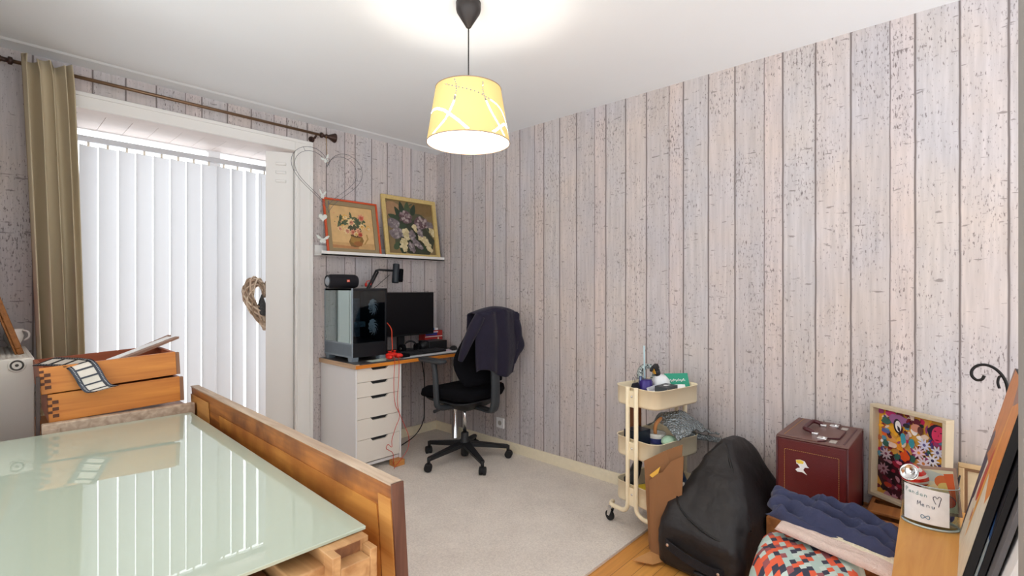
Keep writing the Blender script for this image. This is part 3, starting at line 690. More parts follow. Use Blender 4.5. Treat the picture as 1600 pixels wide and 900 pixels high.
# round speaker on the tower
spk = thing('bluetooth_speaker', 'black cylindrical portable speaker lying on the computer tower', 'speaker', (1.79, 3.36, 1.278), math.radians(-2))
M = tr(0, 0, 0.050) @ rot('Y', 90)
MB().lathe([(0.036, -0.112), (0.044, -0.108), (0.050, -0.09), (0.0515, 0), (0.050, 0.09), (0.044, 0.108), (0.036, 0.112)], (0,0,0), 32, M).build('speaker_body', mat('black_speaker_mesh', (20, 18, 26), 0.8, bump=(700, .3)), spk)
MB().tube([(-0.1125, 0.042*math.cos(t_), 0.05 + 0.042*math.sin(t_)) for t_ in [2*PI*k/28 for k in range(28)]], 0.004, 8, closed=True).build('end_ring', GREYP, spk)
MB().lathe([(0.001, -0.122), (0.024, -0.119), (0.033, -0.112), (0.034, -0.11)], (0,0,0), 28, M, cap=False).build('end_cap', mat('speaker_end_grey', (150, 158, 166), 0.4), spk)
MB().box(0.010, 0.032, -0.0535, -0.0495, 0.045, 0.062, 0.001).build('badge', mat('orange_badge', (235, 84, 40), 0.4), spk)
text('JBL', 0.012, PAPER, spk, tr(0.021, -0.0538, 0.0535) @ rot('X', 90), 'badge_lettering')
MB().box(-0.06, 0.06, -0.02, 0.02, 0.0, 0.006, 0.002).build('rubber_foot', RUBBER, spk)

# monitor
mo = thing('monitor', 'wide black computer monitor, switched off, at the back of the desk', 'monitor', (2.35, 3.45, 0.76))
MB().box(2.045, 2.650, 3.392, 3.412, 0.888, 1.245, 0.003).build('bezel', mat('monitor_bezel', (12, 12, 14), 0.4), mo, world=True)
MB().box(2.053, 2.642, 3.3905, 3.392, 0.900, 1.238).build('screen', mat('dark_screen', (8, 8, 14), 0.25, spec=0.35), mo, world=True)
b_ = MB(); b_.box(2.22, 2.48, 3.412, 3.45, 0.94, 1.18, 0.012); b_.box(2.32, 2.38, 3.43, 3.46, 0.77, 1.05, 0.005); b_.box(2.23, 2.47, 3.36, 3.52, 0.76, 0.772, 0.005)
b_.build('stand', BLACKP, mo, world=True)

# microphone on a boom arm
mic = thing('microphone_arm', 'black microphone on a jointed boom arm rising behind the computer tower', 'microphone', (2.10, 3.52, 0.76))
m_ = MB(); m_.lathe([(0.028, 0.76), (0.028, 0.80), (0.012, 0.805), (0.012, 1.0)], (2.10, 3.50, 0), 16)
m_.tube([(2.094, 3.50, 0.99), (2.06, 3.49, 1.26), (2.135, 3.47, 1.415)], 0.008, 8); m_.tube([(2.114, 3.50, 0.99), (2.08, 3.49, 1.26), (2.155, 3.47, 1.41)], 0.008, 8)
m_.tube([(2.13, 3.47, 1.415), (2.16, 3.46, 1.425), (2.285, 3.44, 1.42)], 0.009, 8)
m_.build('boom_arm', BLACKP, mic, world=True)
M = tr(2.300, 3.44, 1.40) @ rot('Y', 4)
MB().lathe([(0.001, -0.082), (0.027, -0.08), (0.029, -0.07), (0.028, 0.0), (0.027, 0.07), (0.024, 0.078), (0.001, 0.08)], (0,0,0), 24, M, cap=False).build('microphone', mat('mic_dark_blue', (28, 36, 44), 0.4), mic, world=True)
MB().box(0.022, 0.055, -0.03, 0.03, -0.07, 0.04, 0.01, M).build('pop_filter', BLACKF, mic, world=True)
m_ = MB(); m_.tube([(2.075 + 0.022*math.cos(t_), 3.48, 1.315 + 0.022*math.sin(t_)) for t_ in [PI*k/10 for k in range(-2, 12)]], 0.003, 6); m_.ball((2.052, 3.478, 1.305), 0.010, 1, 1, 1.6)
m_.build('cable_tie', RED, mic, world=True)
MB().tube(smoothpts([(2.24, 3.44, 1.385), (2.20, 3.45, 1.35), (2.15, 3.47, 1.30), (2.12, 3.49, 1.26), (2.11, 3.51, 1.1)]), 0.0025, 6).build('microphone_cable', BLACKP, mic, world=True)

# things lying on the desk
tag(MB().box(2.12, 2.78, 3.068, 3.25, 0.7602, 0.7628).build('desk_mat', mat('white_desk_mat', (222, 224, 228), 0.5)), 'white mat lying on the desk under the keyboard', 'mat')
kb = thing('keyboard', 'black computer keyboard on the white desk mat', 'keyboard', (2.38, 3.20, 0.7628), math.radians(2))
MB().box(-0.20, 0.20, -0.065, 0.065, 0, 0.016, 0.004).build('keyboard_base', BLACKP, kb)
m_ = MB()
for i in range(15):
    for j in range(5): m_.box(-0.192 + i*0.0258, -0.170 + i*0.0258, -0.058 + j*0.0235, -0.038 + j*0.0235, 0.016, 0.024, 0.002)
m_.build('keys', mat('keycaps_black', (34, 35, 40), 0.5), kb)
ms = MB(); ms.ball((0, 0, 0.0), 0.034, 1.0, 1.75, 1.05)
for v in ms.b.verts: v.co.z = max(v.co.z, 0)
ms.b.transform(tr(2.70, 3.19, 0.7628) @ rot('Z', -50))
tag(ms.build('mouse', BLACKP), 'black computer mouse on the right of the keyboard', 'mouse')
m_ = MB(); m_.ball((0,0,0.04), 0.04, 1.2, 0.9, 1.0); m_.box(-0.05, 0.03, -0.02, 0.02, 0, 0.02, 0.008)
m_.b.transform(tr(2.50, 3.33, 0.760) @ rot('Z', 20))
tag(m_.build('webcam', BLACKP), 'round black webcam standing below the right half of the monitor', 'webcam')
hs = thing('headphones', 'black headphones with a silver detail lying under the monitor', 'headphones', (2.36, 3.31, 0.76))
MB().tube([(0.075*math.cos(t_), 0.02, 0.02 + 0.07*math.sin(t_)) for t_ in [PI*k/14 for k in range(15)]], 0.008, 8).build('headband', BLACKP, hs)
for s1 in (-1, 1):
    ec = MB().tube([(s1*0.075 - .018*s1, 0.02, 0.035), (s1*0.075 + .012*s1, 0.02, 0.035)], [0.034, 0.034], 20).build('ear_cup', BLACKF, hs)
    MB().tube([(s1*0.075 + .012*s1, 0.02, 0.035), (s1*0.075 + .015*s1, 0.02, 0.035)], 0.014, 16).build('silver_disc', CHROME, ec)
tag(MB().box(2.53, 2.72, 3.30, 3.45, 0.7604, 0.835, 0.006).build('black_box', BLACKP), 'low black box on the desk in front of the red boxes', 'box')
RBX = mat('red_carton', (176, 44, 40), 0.5)
cr_ = thing('red_box', 'red retro cardboard box with blue label at the back right of the desk', 'box', (2.70, 3.505, 0.7605))
MB().box(-0.09, 0.10, -0.045, 0.045, 0.0, 0.145, 0.002).build('carton', RBX, cr_)
MB().box(-0.085, 0.04, -0.0465, -0.045, 0.105, 0.128).build('blue_label', mat('blue_label', (54, 58, 140), 0.5), cr_)
MB().box(-0.085, 0.05, -0.0465, -0.045, 0.129, 0.137).build('white_strip', PAPER, cr_); MB().box(-0.09, 0.10, -0.0468, -0.045, 0.092, 0.098).build('white_strip', PAPER, cr_)
m_ = MB(); m_.box(0.045, 0.06, -0.0465, -0.045, 0.02, 0.085); m_.box(0.07, 0.09, -0.0465, -0.045, 0.05, 0.06); m_.build('printed_figure', mat('cream_print', (226, 204, 170), 0.5), cr_)
tag(MB().box(2.665, 2.735, 3.49, 3.52, 0.9055, 0.928, 0.003).build('blue_packet', mat('blue_packet', (44, 134, 206), 0.4)), 'small blue packet lying on the red box', 'packet')
tag(MB().box(2.740, 2.775, 3.49, 3.52, 0.9055, 0.926, 0.003).build('white_packet', PAPER), 'small white packet beside the blue one on the red box', 'packet')
m_ = MB(); m_.box(2.60, 2.665, 3.16, 3.20, 0.763, 0.767, 0.001, None)
tag(m_.build('candy_wrapper', mat('pink_white_wrapper', (220, 190, 205), 0.4, var=(50, .4))), 'pink and white wrapper between the keyboard and the mouse', 'wrapper')
q = MB(); q.grid(10, 8, lambda u, v: (1.86 + .30*u, 3.075 + .08*v + .05*u*v, 0.7615 + 0.003*abs(noise.noise((u*4, v*3, 5)))))
tag(q.build('paper_sheet', mat('greenish_paper', (196, 208, 196), 0.6), solid=0.0006), 'crumpled pale paper on the desk edge before the computer tower', 'paper')
gp = thing('game_controller', 'red game controller hanging over papers on the desk edge', 'game controller', (2.04, 3.105, 0.765), math.radians(15))
m_ = MB(); m_.ball((0,0,0.028), 0.05, 1.1, .7, .38); m_.ball((-0.048, -0.02, 0.018), 0.022, 1, 1.7, 0.8, M=rot('Z', -20)); m_.ball((0.048, -0.02, 0.018), 0.022, 1, 1.7, 0.8, M=rot('Z', 20))
m_.build('controller_body', RED, gp)
for x in (-0.028, 0.028): MB().lathe([(0.006, 0.04), (0.006, 0.052), (0.011, 0.053), (0.011, 0.058), (0.001, 0.059)], (x, -0.004, 0), 14).build('thumbstick', RED, gp)
tag(MB().box(2.10, 2.185, 3.078, 3.15, 0.764, 0.79, 0.01).build('black_case', BLACKF), 'small black pouch between the red controller and keyboard', 'pouch')
CAB = mat('red_cable', (206, 52, 40), 0.5)
cz = thing('red_cable', 'thin red cable hanging from the desk down the drawer fronts', 'cable', (2.0, 3.03, 0))
MB().tube(smoothpts([(2.03, 3.10, 0.80), (2.02, 3.035, 0.765), (2.01, 3.032, 0.60), (2.02, 3.03, 0.45), (2.055, 3.025, 0.36), (2.02, 3.025, 0.28), (1.99, 3.025, 0.20), (1.985, 3.02, 0.15), (1.955, 3.02, 0.175), (1.94, 3.02, 0.15), (1.965, 3.02, 0.13), (1.995, 3.02, 0.10), (2.0, 3.02, 0.02)], 8), 0.0022, 6).build('cable_strand', CAB, cz, world=True)
MB().tube(smoothpts([(2.06, 3.10, 0.79), (2.055, 3.035, 0.765), (2.05, 3.032, 0.60), (2.04, 3.03, 0.47), (2.055, 3.03, 0.38), (2.10, 3.03, 0.28), (2.13, 3.02, 0.19), (2.12, 3.015, 0.11), (2.06, 3.01, 0.05), (2.0, 3.0, 0.01), (1.98, 2.98, 0.006)], 8), 0.0022, 6).build('cable_strand', CAB, cz, world=True)
tag(MB().tube(smoothpts([(2.10, 3.43, 1.08), (2.095, 3.30, 1.04), (2.07, 3.158, 0.98), (2.075, 3.155, 0.90), (2.08, 3.155, 0.83), (2.05, 3.13, 0.81)], 8), 0.0035, 8).build('orange_cable', mat('orange_red_cable', (226, 74, 44), 0.5)), 'orange-red cable running from behind the tower to the red controller', 'cable')
tag(MB().tube(smoothpts([(2.61, 3.53, 0.72), (2.63, 3.50, 0.50), (2.63, 3.50, 0.30), (2.60, 3.47, 0.14), (2.47, 3.41, 0.05), (2.28, 3.36, 0.01), (2.12, 3.30, 0.006)], 8), 0.0045, 8).build('power_cable', BLACKP), 'black power cable drooping behind the chair to the drawer unit', 'cable')
def socket(name_label, y, z, n=1):
    s_ = thing('wall_socket', name_label, 'socket', (XW - 0.005, y, z))
    MB().box(-0.010, 0.004, -0.04*n, 0.04*n, -0.04, 0.04, 0.003).build('cover_plate', GLOSSW, s_)
    for k in range(n): MB().tube([(-0.0105, (k-(n-1)/2)*0.075, 0), (-0.012, (k-(n-1)/2)*0.075, 0)], 0.019, 18).build('socket_face', mat('socket_grey', (170, 165, 158), 0.5), s_)
socket('white wall socket low on the wall right of the chair', 2.755, 0.205)
socket('double white wall socket low on the wall behind the trolley', 1.00, 0.245, 2)

# ------------------------------------------------------------------ office chair
ch = thing('office_chair', 'black five-wheeled office chair with armrests pulled up to the desk', 'chair', (2.45, 2.765, 0))
def bar(mb, a_, b_, wa, wb, h):
    a_, b_ = Vector(a_), Vector(b_); d = (b_ - a_); n_ = Vector((-d.y, d.x, 0)).normalized()
    q = []
    for zz in (-h/2, h/2):
        q += [a_ - n_*wa/2 + Vector((0,0,zz)), b_ - n_*wb/2 + Vector((0,0,zz*.8)), b_ + n_*wb/2 + Vector((0,0,zz*.8)), a_ + n_*wa/2 + Vector((0,0,zz))]
    mb.hexa(q)
CHB = mat('chair_black', (28, 29, 32), 0.5)
for k in range(5):
    a_ = math.radians(178 + 72*k); c_, s1 = math.cos(a_), math.sin(a_)
    m_ = MB(); bar(m_, (0.03*c_, 0.03*s1, 0.125), (0.33*c_, 0.33*s1, 0.085), 0.065, 0.034, 0.034)
    m_.tube([(0.325*c_, 0.325*s1, 0.095), (0.325*c_, 0.325*s1, 0.05)], 0.012, 10)
    bmesh.ops.bevel(m_.b, geom=m_.b.edges[:12], offset=0.006, segments=2, affect='EDGES')
    lg = m_.build('base_leg', CHB, ch)
    a2 = a_ + random.uniform(.5, 1.3); w_ = MB(); cx, cy = 0.33*c_, 0.33*s1; ax = Vector((math.cos(a2), math.sin(a2), 0))
    for o_ in (-0.014, 0.014):
        p_ = Vector((cx, cy, 0.028)) + ax*o_; w_.tube([p_ - ax*0.010, p_ - ax*0.008, p_ + ax*0.008, p_ + ax*0.010], [0.022, 0.028, 0.028, 0.022], 20)
    w_.tube([Vector((cx, cy, 0.03)) - ax*0.01, Vector((cx, cy, 0.03)) + ax*0.01], 0.024, 14)
    w_.build('caster', RUBBER, lg)
MB().lathe([(0.026, 0.035), (0.03, 0.05), (0.03, 0.10), (0.042, 0.108), (0.042, 0.15), (0.028, 0.16), (0.028, 0.205), (0.022, 0.21)], (0,0,0), 24).build('base_hub', CHB, ch)
MB().lathe([(0.014, 0.20), (0.014, 0.42)], (0,0,0), 18).build('gas_lift', CHROME, ch)
m_ = MB(); m_.loft([rrect(.07, .08, .03, 4, 0, 0, .385), rrect(.13, .15, .05, 4, 0, 0, .42), rrect(.20, .20, .07, 4, 0, 0.02, .455), rrect(.22, .22, .08, 4, 0, .02, .475)])
m_.box(-0.02, 0.02, -0.30, -0.05, 0.40, 0.43, 0.008); m_.tube([(-0.12, 0.05, 0.415), (-0.27, 0.02, 0.405)], [.008, .012], 8)
m_.build('seat_mechanism', CHB, ch)
m_ = MB(); rings = []
for z, h_, r_ in ((.470, .20, .07), (.485, .235, .09), (.515, .25, .10), (.545, .245, .10), (.558, .22, .09), (.563, .16, .07)):
    rg = rrect(h_, h_, r_, 6, 0, 0.02, z)
    for p in rg: p.z += -0.05*max(0, (p.y-0.10)/0.15)**2 * (1 if z > .5 else .6) + 0.02*(p.x/.25)**2
    rings.append(rg)
m_.loft(rings); m_.build('seat', BLACKF, ch)
# backrest: padded shell, wider at the middle, curving forward at the lumbar
def bxz(v):   # half width by height fraction
    return 0.155 + 0.085*math.sin(PI*min(1, v*1.05 + .08))**0.7
def by(v): return -0.235 - 0.055*v + 0.075*math.exp(-((v-.30)/.26)**2)
m_ = MB(); rings = []
for i in range(15):
    v = i/14; z = 0.60 + 0.515*v; hw_ = bxz(v); th = 0.026 + 0.012*math.sin(PI*v); rg = []
    for k in range(24):
        a_ = 2*PI*k/24; x = hw_*math.copysign(abs(math.cos(a_))**.6, math.cos(a_)); y = th*math.copysign(abs(math.sin(a_))**.8, math.sin(a_))
        rg.append(Vector((x, by(v) + y + 0.45*x*x, z)))
    rings.append(rg)
m_.loft(rings); m_.build('backrest', BLACKF, ch)
m_ = MB(); sp2 = smoothpts([(0, -0.10, .43), (0, -0.26, .405), (0, -0.315, .44), (0, -0.325, .55), (0, -0.32, .70), (0, -0.315, .86)], 5)
rings = [[Vector((sx_*0.036, p.y + sy_*0.013, p.z + sy_*.004)) for sx_, sy_ in ((-1,-.4),(-.6,-1),(.6,-1),(1,-.4),(1,1),(-1,1))] for p in sp2]
m_.loft(rings); m_.build('back_support', GREYP, ch)
for s1 in (-1, 1):
    m_ = MB(); X_ = s1*0.275
    m_.tube([Vector(p) for p in smoothpts([(s1*0.10, -0.01, .425), (s1*0.22, -0.01, .43), (X_-s1*.008, -0.01, .455), (X_, -0.01, .52), (X_, 0.0, .64), (X_, 0.02, .755)], 5)], 0.021, 10)
    ar = m_.build('armrest_post', GREYP, ch)
    m_ = MB(); m_.loft([rrect(.030, .12, .028, 5, X_, 0.035, .752), rrect(.040, .135, .038, 5, X_, 0.035, .760), rrect(.041, .136, .038, 5, X_, 0.035, .772), rrect(.032, .125, .030, 5, X_, 0.035, .780)])
    m_.build('armrest_pad', GREYP, ar)

# jacket over the backrest
NAV = mat('navy_jacket_cloth', (36, 33, 48), 0.85, bump=(60, 0.25), spec=0.15, sheen=.1)
jk = MB()
def jfn(u, v):
    # v 0..1: from the hem at the rear up over the top and a little way down the front
    x = (u - .5) * 2
    L_ = v * 0.70
    top = 1.130 - 0.028*x*x - 0.012*(x < 0)*abs(x)
    hemz = 0.685 + 0.02*math.sin(u*7) - 0.03*x
    rear = top - hemz
    wdt = 0.198 + 0.012*math.sin(v*6)
    if L_ < rear:
        z = hemz + L_; f = (z - hemz)/rear; y = -0.345 - 0.055*math.sin(PI*f*0.5)*0.6 + 0.0
        y += 0.011*math.sin(u*15 + 1.5*f) + 0.003*math.sin(u*26 + f*3)
        wdt *= 0.93 + 0.09*f
    else:
        q = L_ - rear; a_ = min(q/0.055, PI); y = -0.300 - 0.055*math.cos(a_)*0.9; z = top + 0.02*math.sin(a_) - max(0, q-0.17)
    n_ = noise.noise((u*4, v*5, 3.3))
    return (x*wdt + 0.010*n_, y + 0.45*x*x*.04 + 0.014*n_, z)
jk.grid(60, 60, jfn)
jo = thing('jacket', 'dark navy jacket draped over the back of the office chair', 'jacket', (2.45, 2.43, 0.685))
for v in jk.b.verts: v.co += Vector((2.45, 2.765, 0))
jk.build('jacket_back', NAV, jo, world=True, solid=0.006)
def sleeve(path, rads, name):
    m_ = MB(); m_.tube(smoothpts(path, 6), [rads[min(int(i/6), len(rads)-1)]*(1 - (i % 6)/6) + rads[min(int(i/6)+1, len(rads)-1)]*((i % 6)/6) for i in range((len(path)-1)*6+1)], 20)
    for v in m_.b.verts:
        n_ = noise.noise(v.co*14 + Vector((3, 1, 2))); v.co += Vector((n_*.012, n_*.012, 0)) + Vector((2.45, 2.765, 0))
    m_.build(name, NAV, jo, world=True)
sleeve([(-0.165, -0.34, 1.09), (-0.205, -0.33, 1.02), (-0.235, -0.30, .93), (-0.25, -0.27, .85), (-0.262, -0.25, .79)], [0.035, 0.040, 0.034, 0.028, 0.016], 'sleeve')
sleeve([(0.17, -0.33, 1.09), (0.195, -0.34, 1.01), (0.215, -0.33, .93), (0.245, -0.32, .86), (0.215, -0.31, .80), (0.19, -0.31, .73)], [0.03, 0.036, 0.038, 0.042, 0.034, 0.018], 'sleeve')

# ------------------------------------------------------------------ radiator on the left
rad = thing('radiator', 'tall white panel radiator at the left edge with a perforated top grille', 'radiator', (0.05, 3.2, 0.10))
RW = mat('radiator_enamel', (228, 222, 212), 0.4, var=(4, .01))
m_ = MB(); m_.box(-0.042, 0.150, 2.893, 2.905, 0.10, 0.985, 0.004); m_.box(0.138, 0.150, 2.90, 3.54, 0.10, 0.985, 0.004); m_.box(-0.042, -0.030, 2.90, 3.54, 0.10, 0.985, 0.003)
m_.box(-0.042, 0.150, 3.53, 3.545, 0.10, 0.985, 0.003); m_.box(-0.03, 0.138, 2.905, 3.53, 0.10, 0.12)
for x in (-0.02, 0.03, 0.09): m_.box(x, x+0.012, 2.93, 3.51, 0.12, 0.955)
m_.build('radiator_body', RW, rad, world=True)
m_ = MB(); xs_, ys_ = [-0.030 + .0168*i for i in range(11)], [2.905 + .0250*j for j in range(26)]
for x in xs_: m_.box(x - .0025, x + .0025, 2.905, 3.53, 0.980, 0.988)
for y in ys_: m_.box(-0.03, 0.138, y - .004, y + .004, 0.9795, 0.9875)
m_.build('top_grille', RW, rad, world=True)
m_ = MB(); M = tr(0.098, 2.893, 0.960) @ rot('X', 90); m_.lathe([(0.028, 0), (0.028, 0.003), (0.026, 0.004)], (0,0,0), 28, M)
vc = m_.build('end_plug', RW, rad, world=True)
MB().tube([(0.098 + .0185*math.cos(t_), 2.8885, 0.960 + .0185*math.sin(t_)) for t_ in [2*PI*k/28 for k in range(28)]], 0.0035, 6, closed=True).build('plug_ring', mat('plug_ring_dark', (70, 66, 60), 0.5), vc, world=True)
MB().lathe([(0.006, 0.004), (0.005, 0.007), (0.001, 0.008)], (0,0,0), 16, M).build('plug_pin', mat('plug_ring_dark', (70, 66, 60), 0.5), vc, world=True)
for y in (3.0, 3.45):
    MB().box(-0.03, 0.12, y - .01, y + .01, 0.0, 0.10, 0.002).build('foot', RW, rad, world=True)

pf = thing('leaning_picture', 'picture in a worn gold frame leaning on top of the radiator', 'picture', (0.13, 3.10, 0.99))
GOLD = mat('worn_gold_frame', (146, 92, 44), 0.45, 0.3, var=(60, .25), bump=(120, .3))
Mf = tr(0.128, 3.07, 0.990) @ rot('Y', -16.5)
m_ = MB()
for q in ((0, 0.42, 0, 0.028), (0, 0.42, 0.50, 0.528), (0, 0.03, 0.028, 0.50), (0.39, 0.42, 0.028, 0.50)): m_.box(-0.022, 0, q[0], q[1], q[2], q[3], 0.004, Mf)
m_.box(-0.030, -0.022, 0.004, 0.416, 0.004, 0.524, 0.002, Mf)
m_.build('frame', GOLD, pf, world=True)
MB().box(-0.020, -0.012, 0.03, 0.39, 0.028, 0.50, 0, Mf).build('painted_image', mat('pink_grey_paint', (190, 130, 150), 0.6, var=(14, .5)), pf, world=True)
cup = thing('china_jug', 'small white china jug standing behind the gold frame on the radiator', 'jug', (0.105, 3.43, 0.988))
CH = mat('white_china', (226, 222, 214), 0.25)
MB().lathe([(0.020, 0), (0.026, 0.003), (0.020, 0.012), (0.034, 0.04), (0.038, 0.058), (0.030, 0.078), (0.036, 0.092), (0.032, 0.090), (0.026, 0.075), (0.034, 0.055), (0.028, 0.03), (0.002, 0.012)], (0,0,0), 28, cap=False).build('jug_body', CH, cup)
MB().tube(smoothpts([(0.030, -0.012, 0.085), (0.050, -0.02, 0.075), (0.052, -0.02, 0.05), (0.036, -0.014, 0.035)]), 0.0045, 8).build('handle', CH, cup)

# ------------------------------------------------------------------ dismantled wooden furniture with the glass plate
WB = wood('board_wood', (122, 70, 32), (178, 112, 52), 1, 9, 0.45, 12, dark=(98, 54, 26)); WBL = wood('board_wood_light', (176, 118, 56), (200, 146, 80), 1, 7, 0.45, 14)
WE = wood('board_edge_worn', (156, 134, 114), (192, 172, 150), 1, 10, 0.6, 12); WDK = wood('dark_end_wood', (84, 54, 44), (112, 76, 60), 2, 10, 0.5)
bdg = thing('wooden_board', 'long brown wooden panel standing on edge beside the green glass plate', 'panel', (0.68, 1.78, 0.0))
LN = Matrix.Shear('XY', 4, (0, 0)) if False else Matrix(((1, 0, -0.060, 0.0), (0, 1, 0, 0), (0, 0, 1, 0), (0, 0, 0, 1)))
def bdx(y): return 0.683 + 0.014*(y-0.97)/1.63
m_ = MB(); m_.hexa([LN @ Vector(p) for p in ((0.683,.965,.0),(0.712,.965,.0),(0.728,2.60,.0),(0.699,2.60,.0),(0.683,.965,.830),(0.712,.965,.830),(0.728,2.60,.834),(0.699,2.60,.834))])
bb_ = m_.build('panel_board', [WB], bdg, world=True)
def slab(x0o, x1o, y0, y1, z0, z1): # slab following the board's slight skew
    return MB().hexa([LN @ Vector(p) for p in ((bdx(y0)+x0o,y0,z0),(bdx(y0)+x1o,y0,z0),(bdx(y1)+x1o,y1,z0),(bdx(y1)+x0o,y1,z0),(bdx(y0)+x0o,y0,z1),(bdx(y0)+x1o,y0,z1),(bdx(y1)+x1o,y1,z1),(bdx(y1)+x0o,y1,z1))])
slab(-0.001, 0.0305, .964, 2.601, .830, .835).build('top_edge', WE, bdg, world=True)
slab(-0.001, 0.0305, .961, .966, 0.0, .835).build('end_edge', WDK, bdg, world=True)
m_ = slab(-0.0025, 0.0, 1.03, 2.20, .30, .770); m_.build('inlay_field', wood('board_wood_mid', (166, 104, 46), (196, 136, 66), 1, 7, 0.4, 12, dark=(140, 82, 36)), bdg, world=True)
slab(-0.0030, 0.0, .968, 1.02, .10, .80).build('end_rail', WBL, bdg, world=True)
slab(-0.0030, 0.0, 2.34, 2.60, .10, .80).build('end_rail', WBL, bdg, world=True)

ch_ = thing('chest_carcass', 'dismantled wooden chest carcass carrying the glass plate and the loose drawers', 'furniture', (0.38, 2.0, 0.0))
m_ = MB(); m_.box(0.150, 0.640, 2.505, 2.540, 0.690, 0.774, 0.004); m_.box(0.150, 0.20, 2.50, 2.51, 0.735, 0.755, 0.002); m_.build('rear_rail', WE, ch_, world=True)
m_ = MB(); m_.box(0.150, 0.170, 2.47, 2.885, 0.0, 0.738); m_.box(0.628, 0.648, 2.54, 2.885, 0.0, 0.738); m_.box(0.17, 0.628, 2.54, 2.885, 0.715, 0.738); m_.box(0.17, 0.628, 2.87, 2.885, 0.0, 0.715)
m_.build('carcass', WB, ch_, world=True)
m_ = MB(); m_.box(-0.24, 0.50, 2.36, 2.42, 0.0, 0.735, 0.003); m_.build('trestle_board', WB, ch_, world=True)
m_ = MB()
for k in range(5): m_.box(0.138, 0.148, 2.530, 2.545, 0.748 + .04*k, 0.772 + .04*k, 0.002)
m_.box(0.136, 0.146, 2.528, 2.55, 0.0, 0.95)
tag(m_.build('slotted_strip', mat('runner_dark', (66, 54, 50), 0.7)), 'dark slotted wooden strip standing between the radiator and the stacked drawers', 'strip')

GT, t, b = newmat('green_back_painted_glass'); b.inputs['Base Color'].default_value = lin((168, 179, 162)); b.inputs['Roughness'].default_value = 0.5
b.inputs['Specular IOR Level'].default_value = 0.0; b.inputs['Coat Weight'].default_value = 1.0; b.inputs['Coat Roughness'].default_value = 0.0; b.inputs['Coat IOR'].default_value = 1.9
m_ = MB(); m_.hexa([(-0.62, 2.470, .742), (-0.62, .992, .742), (.584, .990, .742), (.610, 2.442, .742), (-0.62, 2.470, .750), (-0.62, .992, .750), (.584, .990, .750), (.610, 2.442, .750)])
bmesh.ops.bevel(m_.b, geom=m_.b.edges[:], offset=0.0012, segments=1, affect='EDGES')
gl = tag(m_.build('glass_plate', GT), 'large pale green frosted glass plate lying flat over dismantled furniture', 'glass plate')

SK = wood('stack_light_wood', (156, 112, 70), (196, 154, 106), 1, 9, 0.5, 12); SK2 = wood('stack_dark_wood', (104, 64, 38), (140, 92, 56), 1, 9, 0.5, 12)
def beam(x0, x1, y0, y1, z0, z1, m, label, skew=0, notch=False):
    o = thing('wooden_beam', label, 'beam', ((x0+x1)/2, (y0+y1)/2, z0), math.radians(skew))
    a, c, d, e = (x1-x0)/2, (y1-y0)/2, 0, z1-z0
    m_ = MB()
    if notch:
        m_.box(-a, a, -c + .035, c, 0, e, 0.003); m_.box(-a, -a + .018, -c, -c + .036, 0, e, 0.002); m_.box(a - .016, a, -c, -c + .036, 0, e - .012, 0.002)
        m_.box(-a + .018, a - .016, -c, -c + .036, 0, e - .028, 0.002)
    else: m_.box(-a, a, -c, c, 0, e, 0.004)
    m_.build('beam_body', m, o)
    if notch: MB().box(-a+.02, a-.02, -c+.034, -c+.0352, e-.026, e-.004).build('mortise', SK2, o)
    return o
beam(0.475, 0.575, 0.93, 2.30, 0.650, 0.741, SK, 'pale notched wooden beam at the near right corner under the glass', 0, True)
beam(0.395, 0.470, 0.965, 2.30, 0.62, 0.715, SK, 'pale wooden beam left of the notched one under the glass', 1.0)
beam(0.335, 0.385, 0.985, 2.25, 0.60, 0.690, SK2, 'dark narrow wooden beam left of the pale pair under the glass', 1.5)
beam(0.235, 0.320, 0.99, 2.25, 0.58, 0.680, SK, 'leftmost pale wooden beam under the near edge of the glass', 2)
m_ = MB(); m_.box(-0.60, 0.62, 1.15, 1.27, 0.0, 0.578, 0.004); m_.box(-0.60, 0.20, 1.10, 1.30, 0.578, 0.741, 0.004)
tag(m_.build('wooden_box', SK2), 'dark wooden box holding up the beams under the glass plate', 'box')

# loose drawers
DR = wood('drawer_orange_wood', (172, 100, 42), (206, 134, 60), 0, 6, 0.4, 18); DRI = wood('drawer_inner_wood', (142, 74, 46), (168, 92, 58), 0, 6, 0.5, 14)
DRE = wood('drawer_end_wood', (120, 84, 62), (150, 110, 84), 2, 8, 0.6)
def drawer(label, x, y, z, w_, d_, h_, roll, yaw=0, group=None):
    o = thing('loose_drawer', label, 'drawer', (x, y, z)); R_ = rot('Z', yaw) @ rot('Y', -roll)
    MB().box(0, w_, 0, 0.016, 0, h_, 0.002, R_).build('front_board', DR, o)
    for q, nm in (((0, .014, .016, d_-.016), 'side_board'), ((w_-.014, w_, .016, d_-.016), 'side_board'), ((0, w_, d_-.016, d_), 'rear_board')):
        MB().box(q[0], q[1], q[2], q[3], 0, h_, 0.002, R_).build(nm, DRI, o)
    MB().box(.014, w_-.014, .016, d_-.016, 0.004, 0.012, 0, R_).build('bottom_board', DRI, o)
    MB().box(w_-.0005, w_+.014, 0.0, .02, 0.0, h_-.004, 0.002, R_).build('end_strip', DRE, o)
    jd = MB()
    for k in range(3):
        zz = .018 + k*(h_-.03)/3
        jd.box(0.012, 0.030, -0.0008, 0.001, zz, zz + .013, 0, R_); jd.box(-0.001, 0.012, -0.001, 0.014, zz + .016, zz + .026, 0, R_)
    jd.build('dovetails', mat('dovetail_dark', (88, 52, 34), 0.7), o)
    return o
drawer('orange-brown wooden drawer, lower of the two stacked behind the glass', 0.172, 2.555, 0.768, 0.425, 0.34, 0.108, 2.1)
drawer('orange-brown wooden drawer, topmost of the stack, with battens and film strip in it', 0.150, 2.550, 0.879, 0.432, 0.34, 0.100, 3.0)
BT = mat('batten_brown', (150, 118, 100), 0.6); 
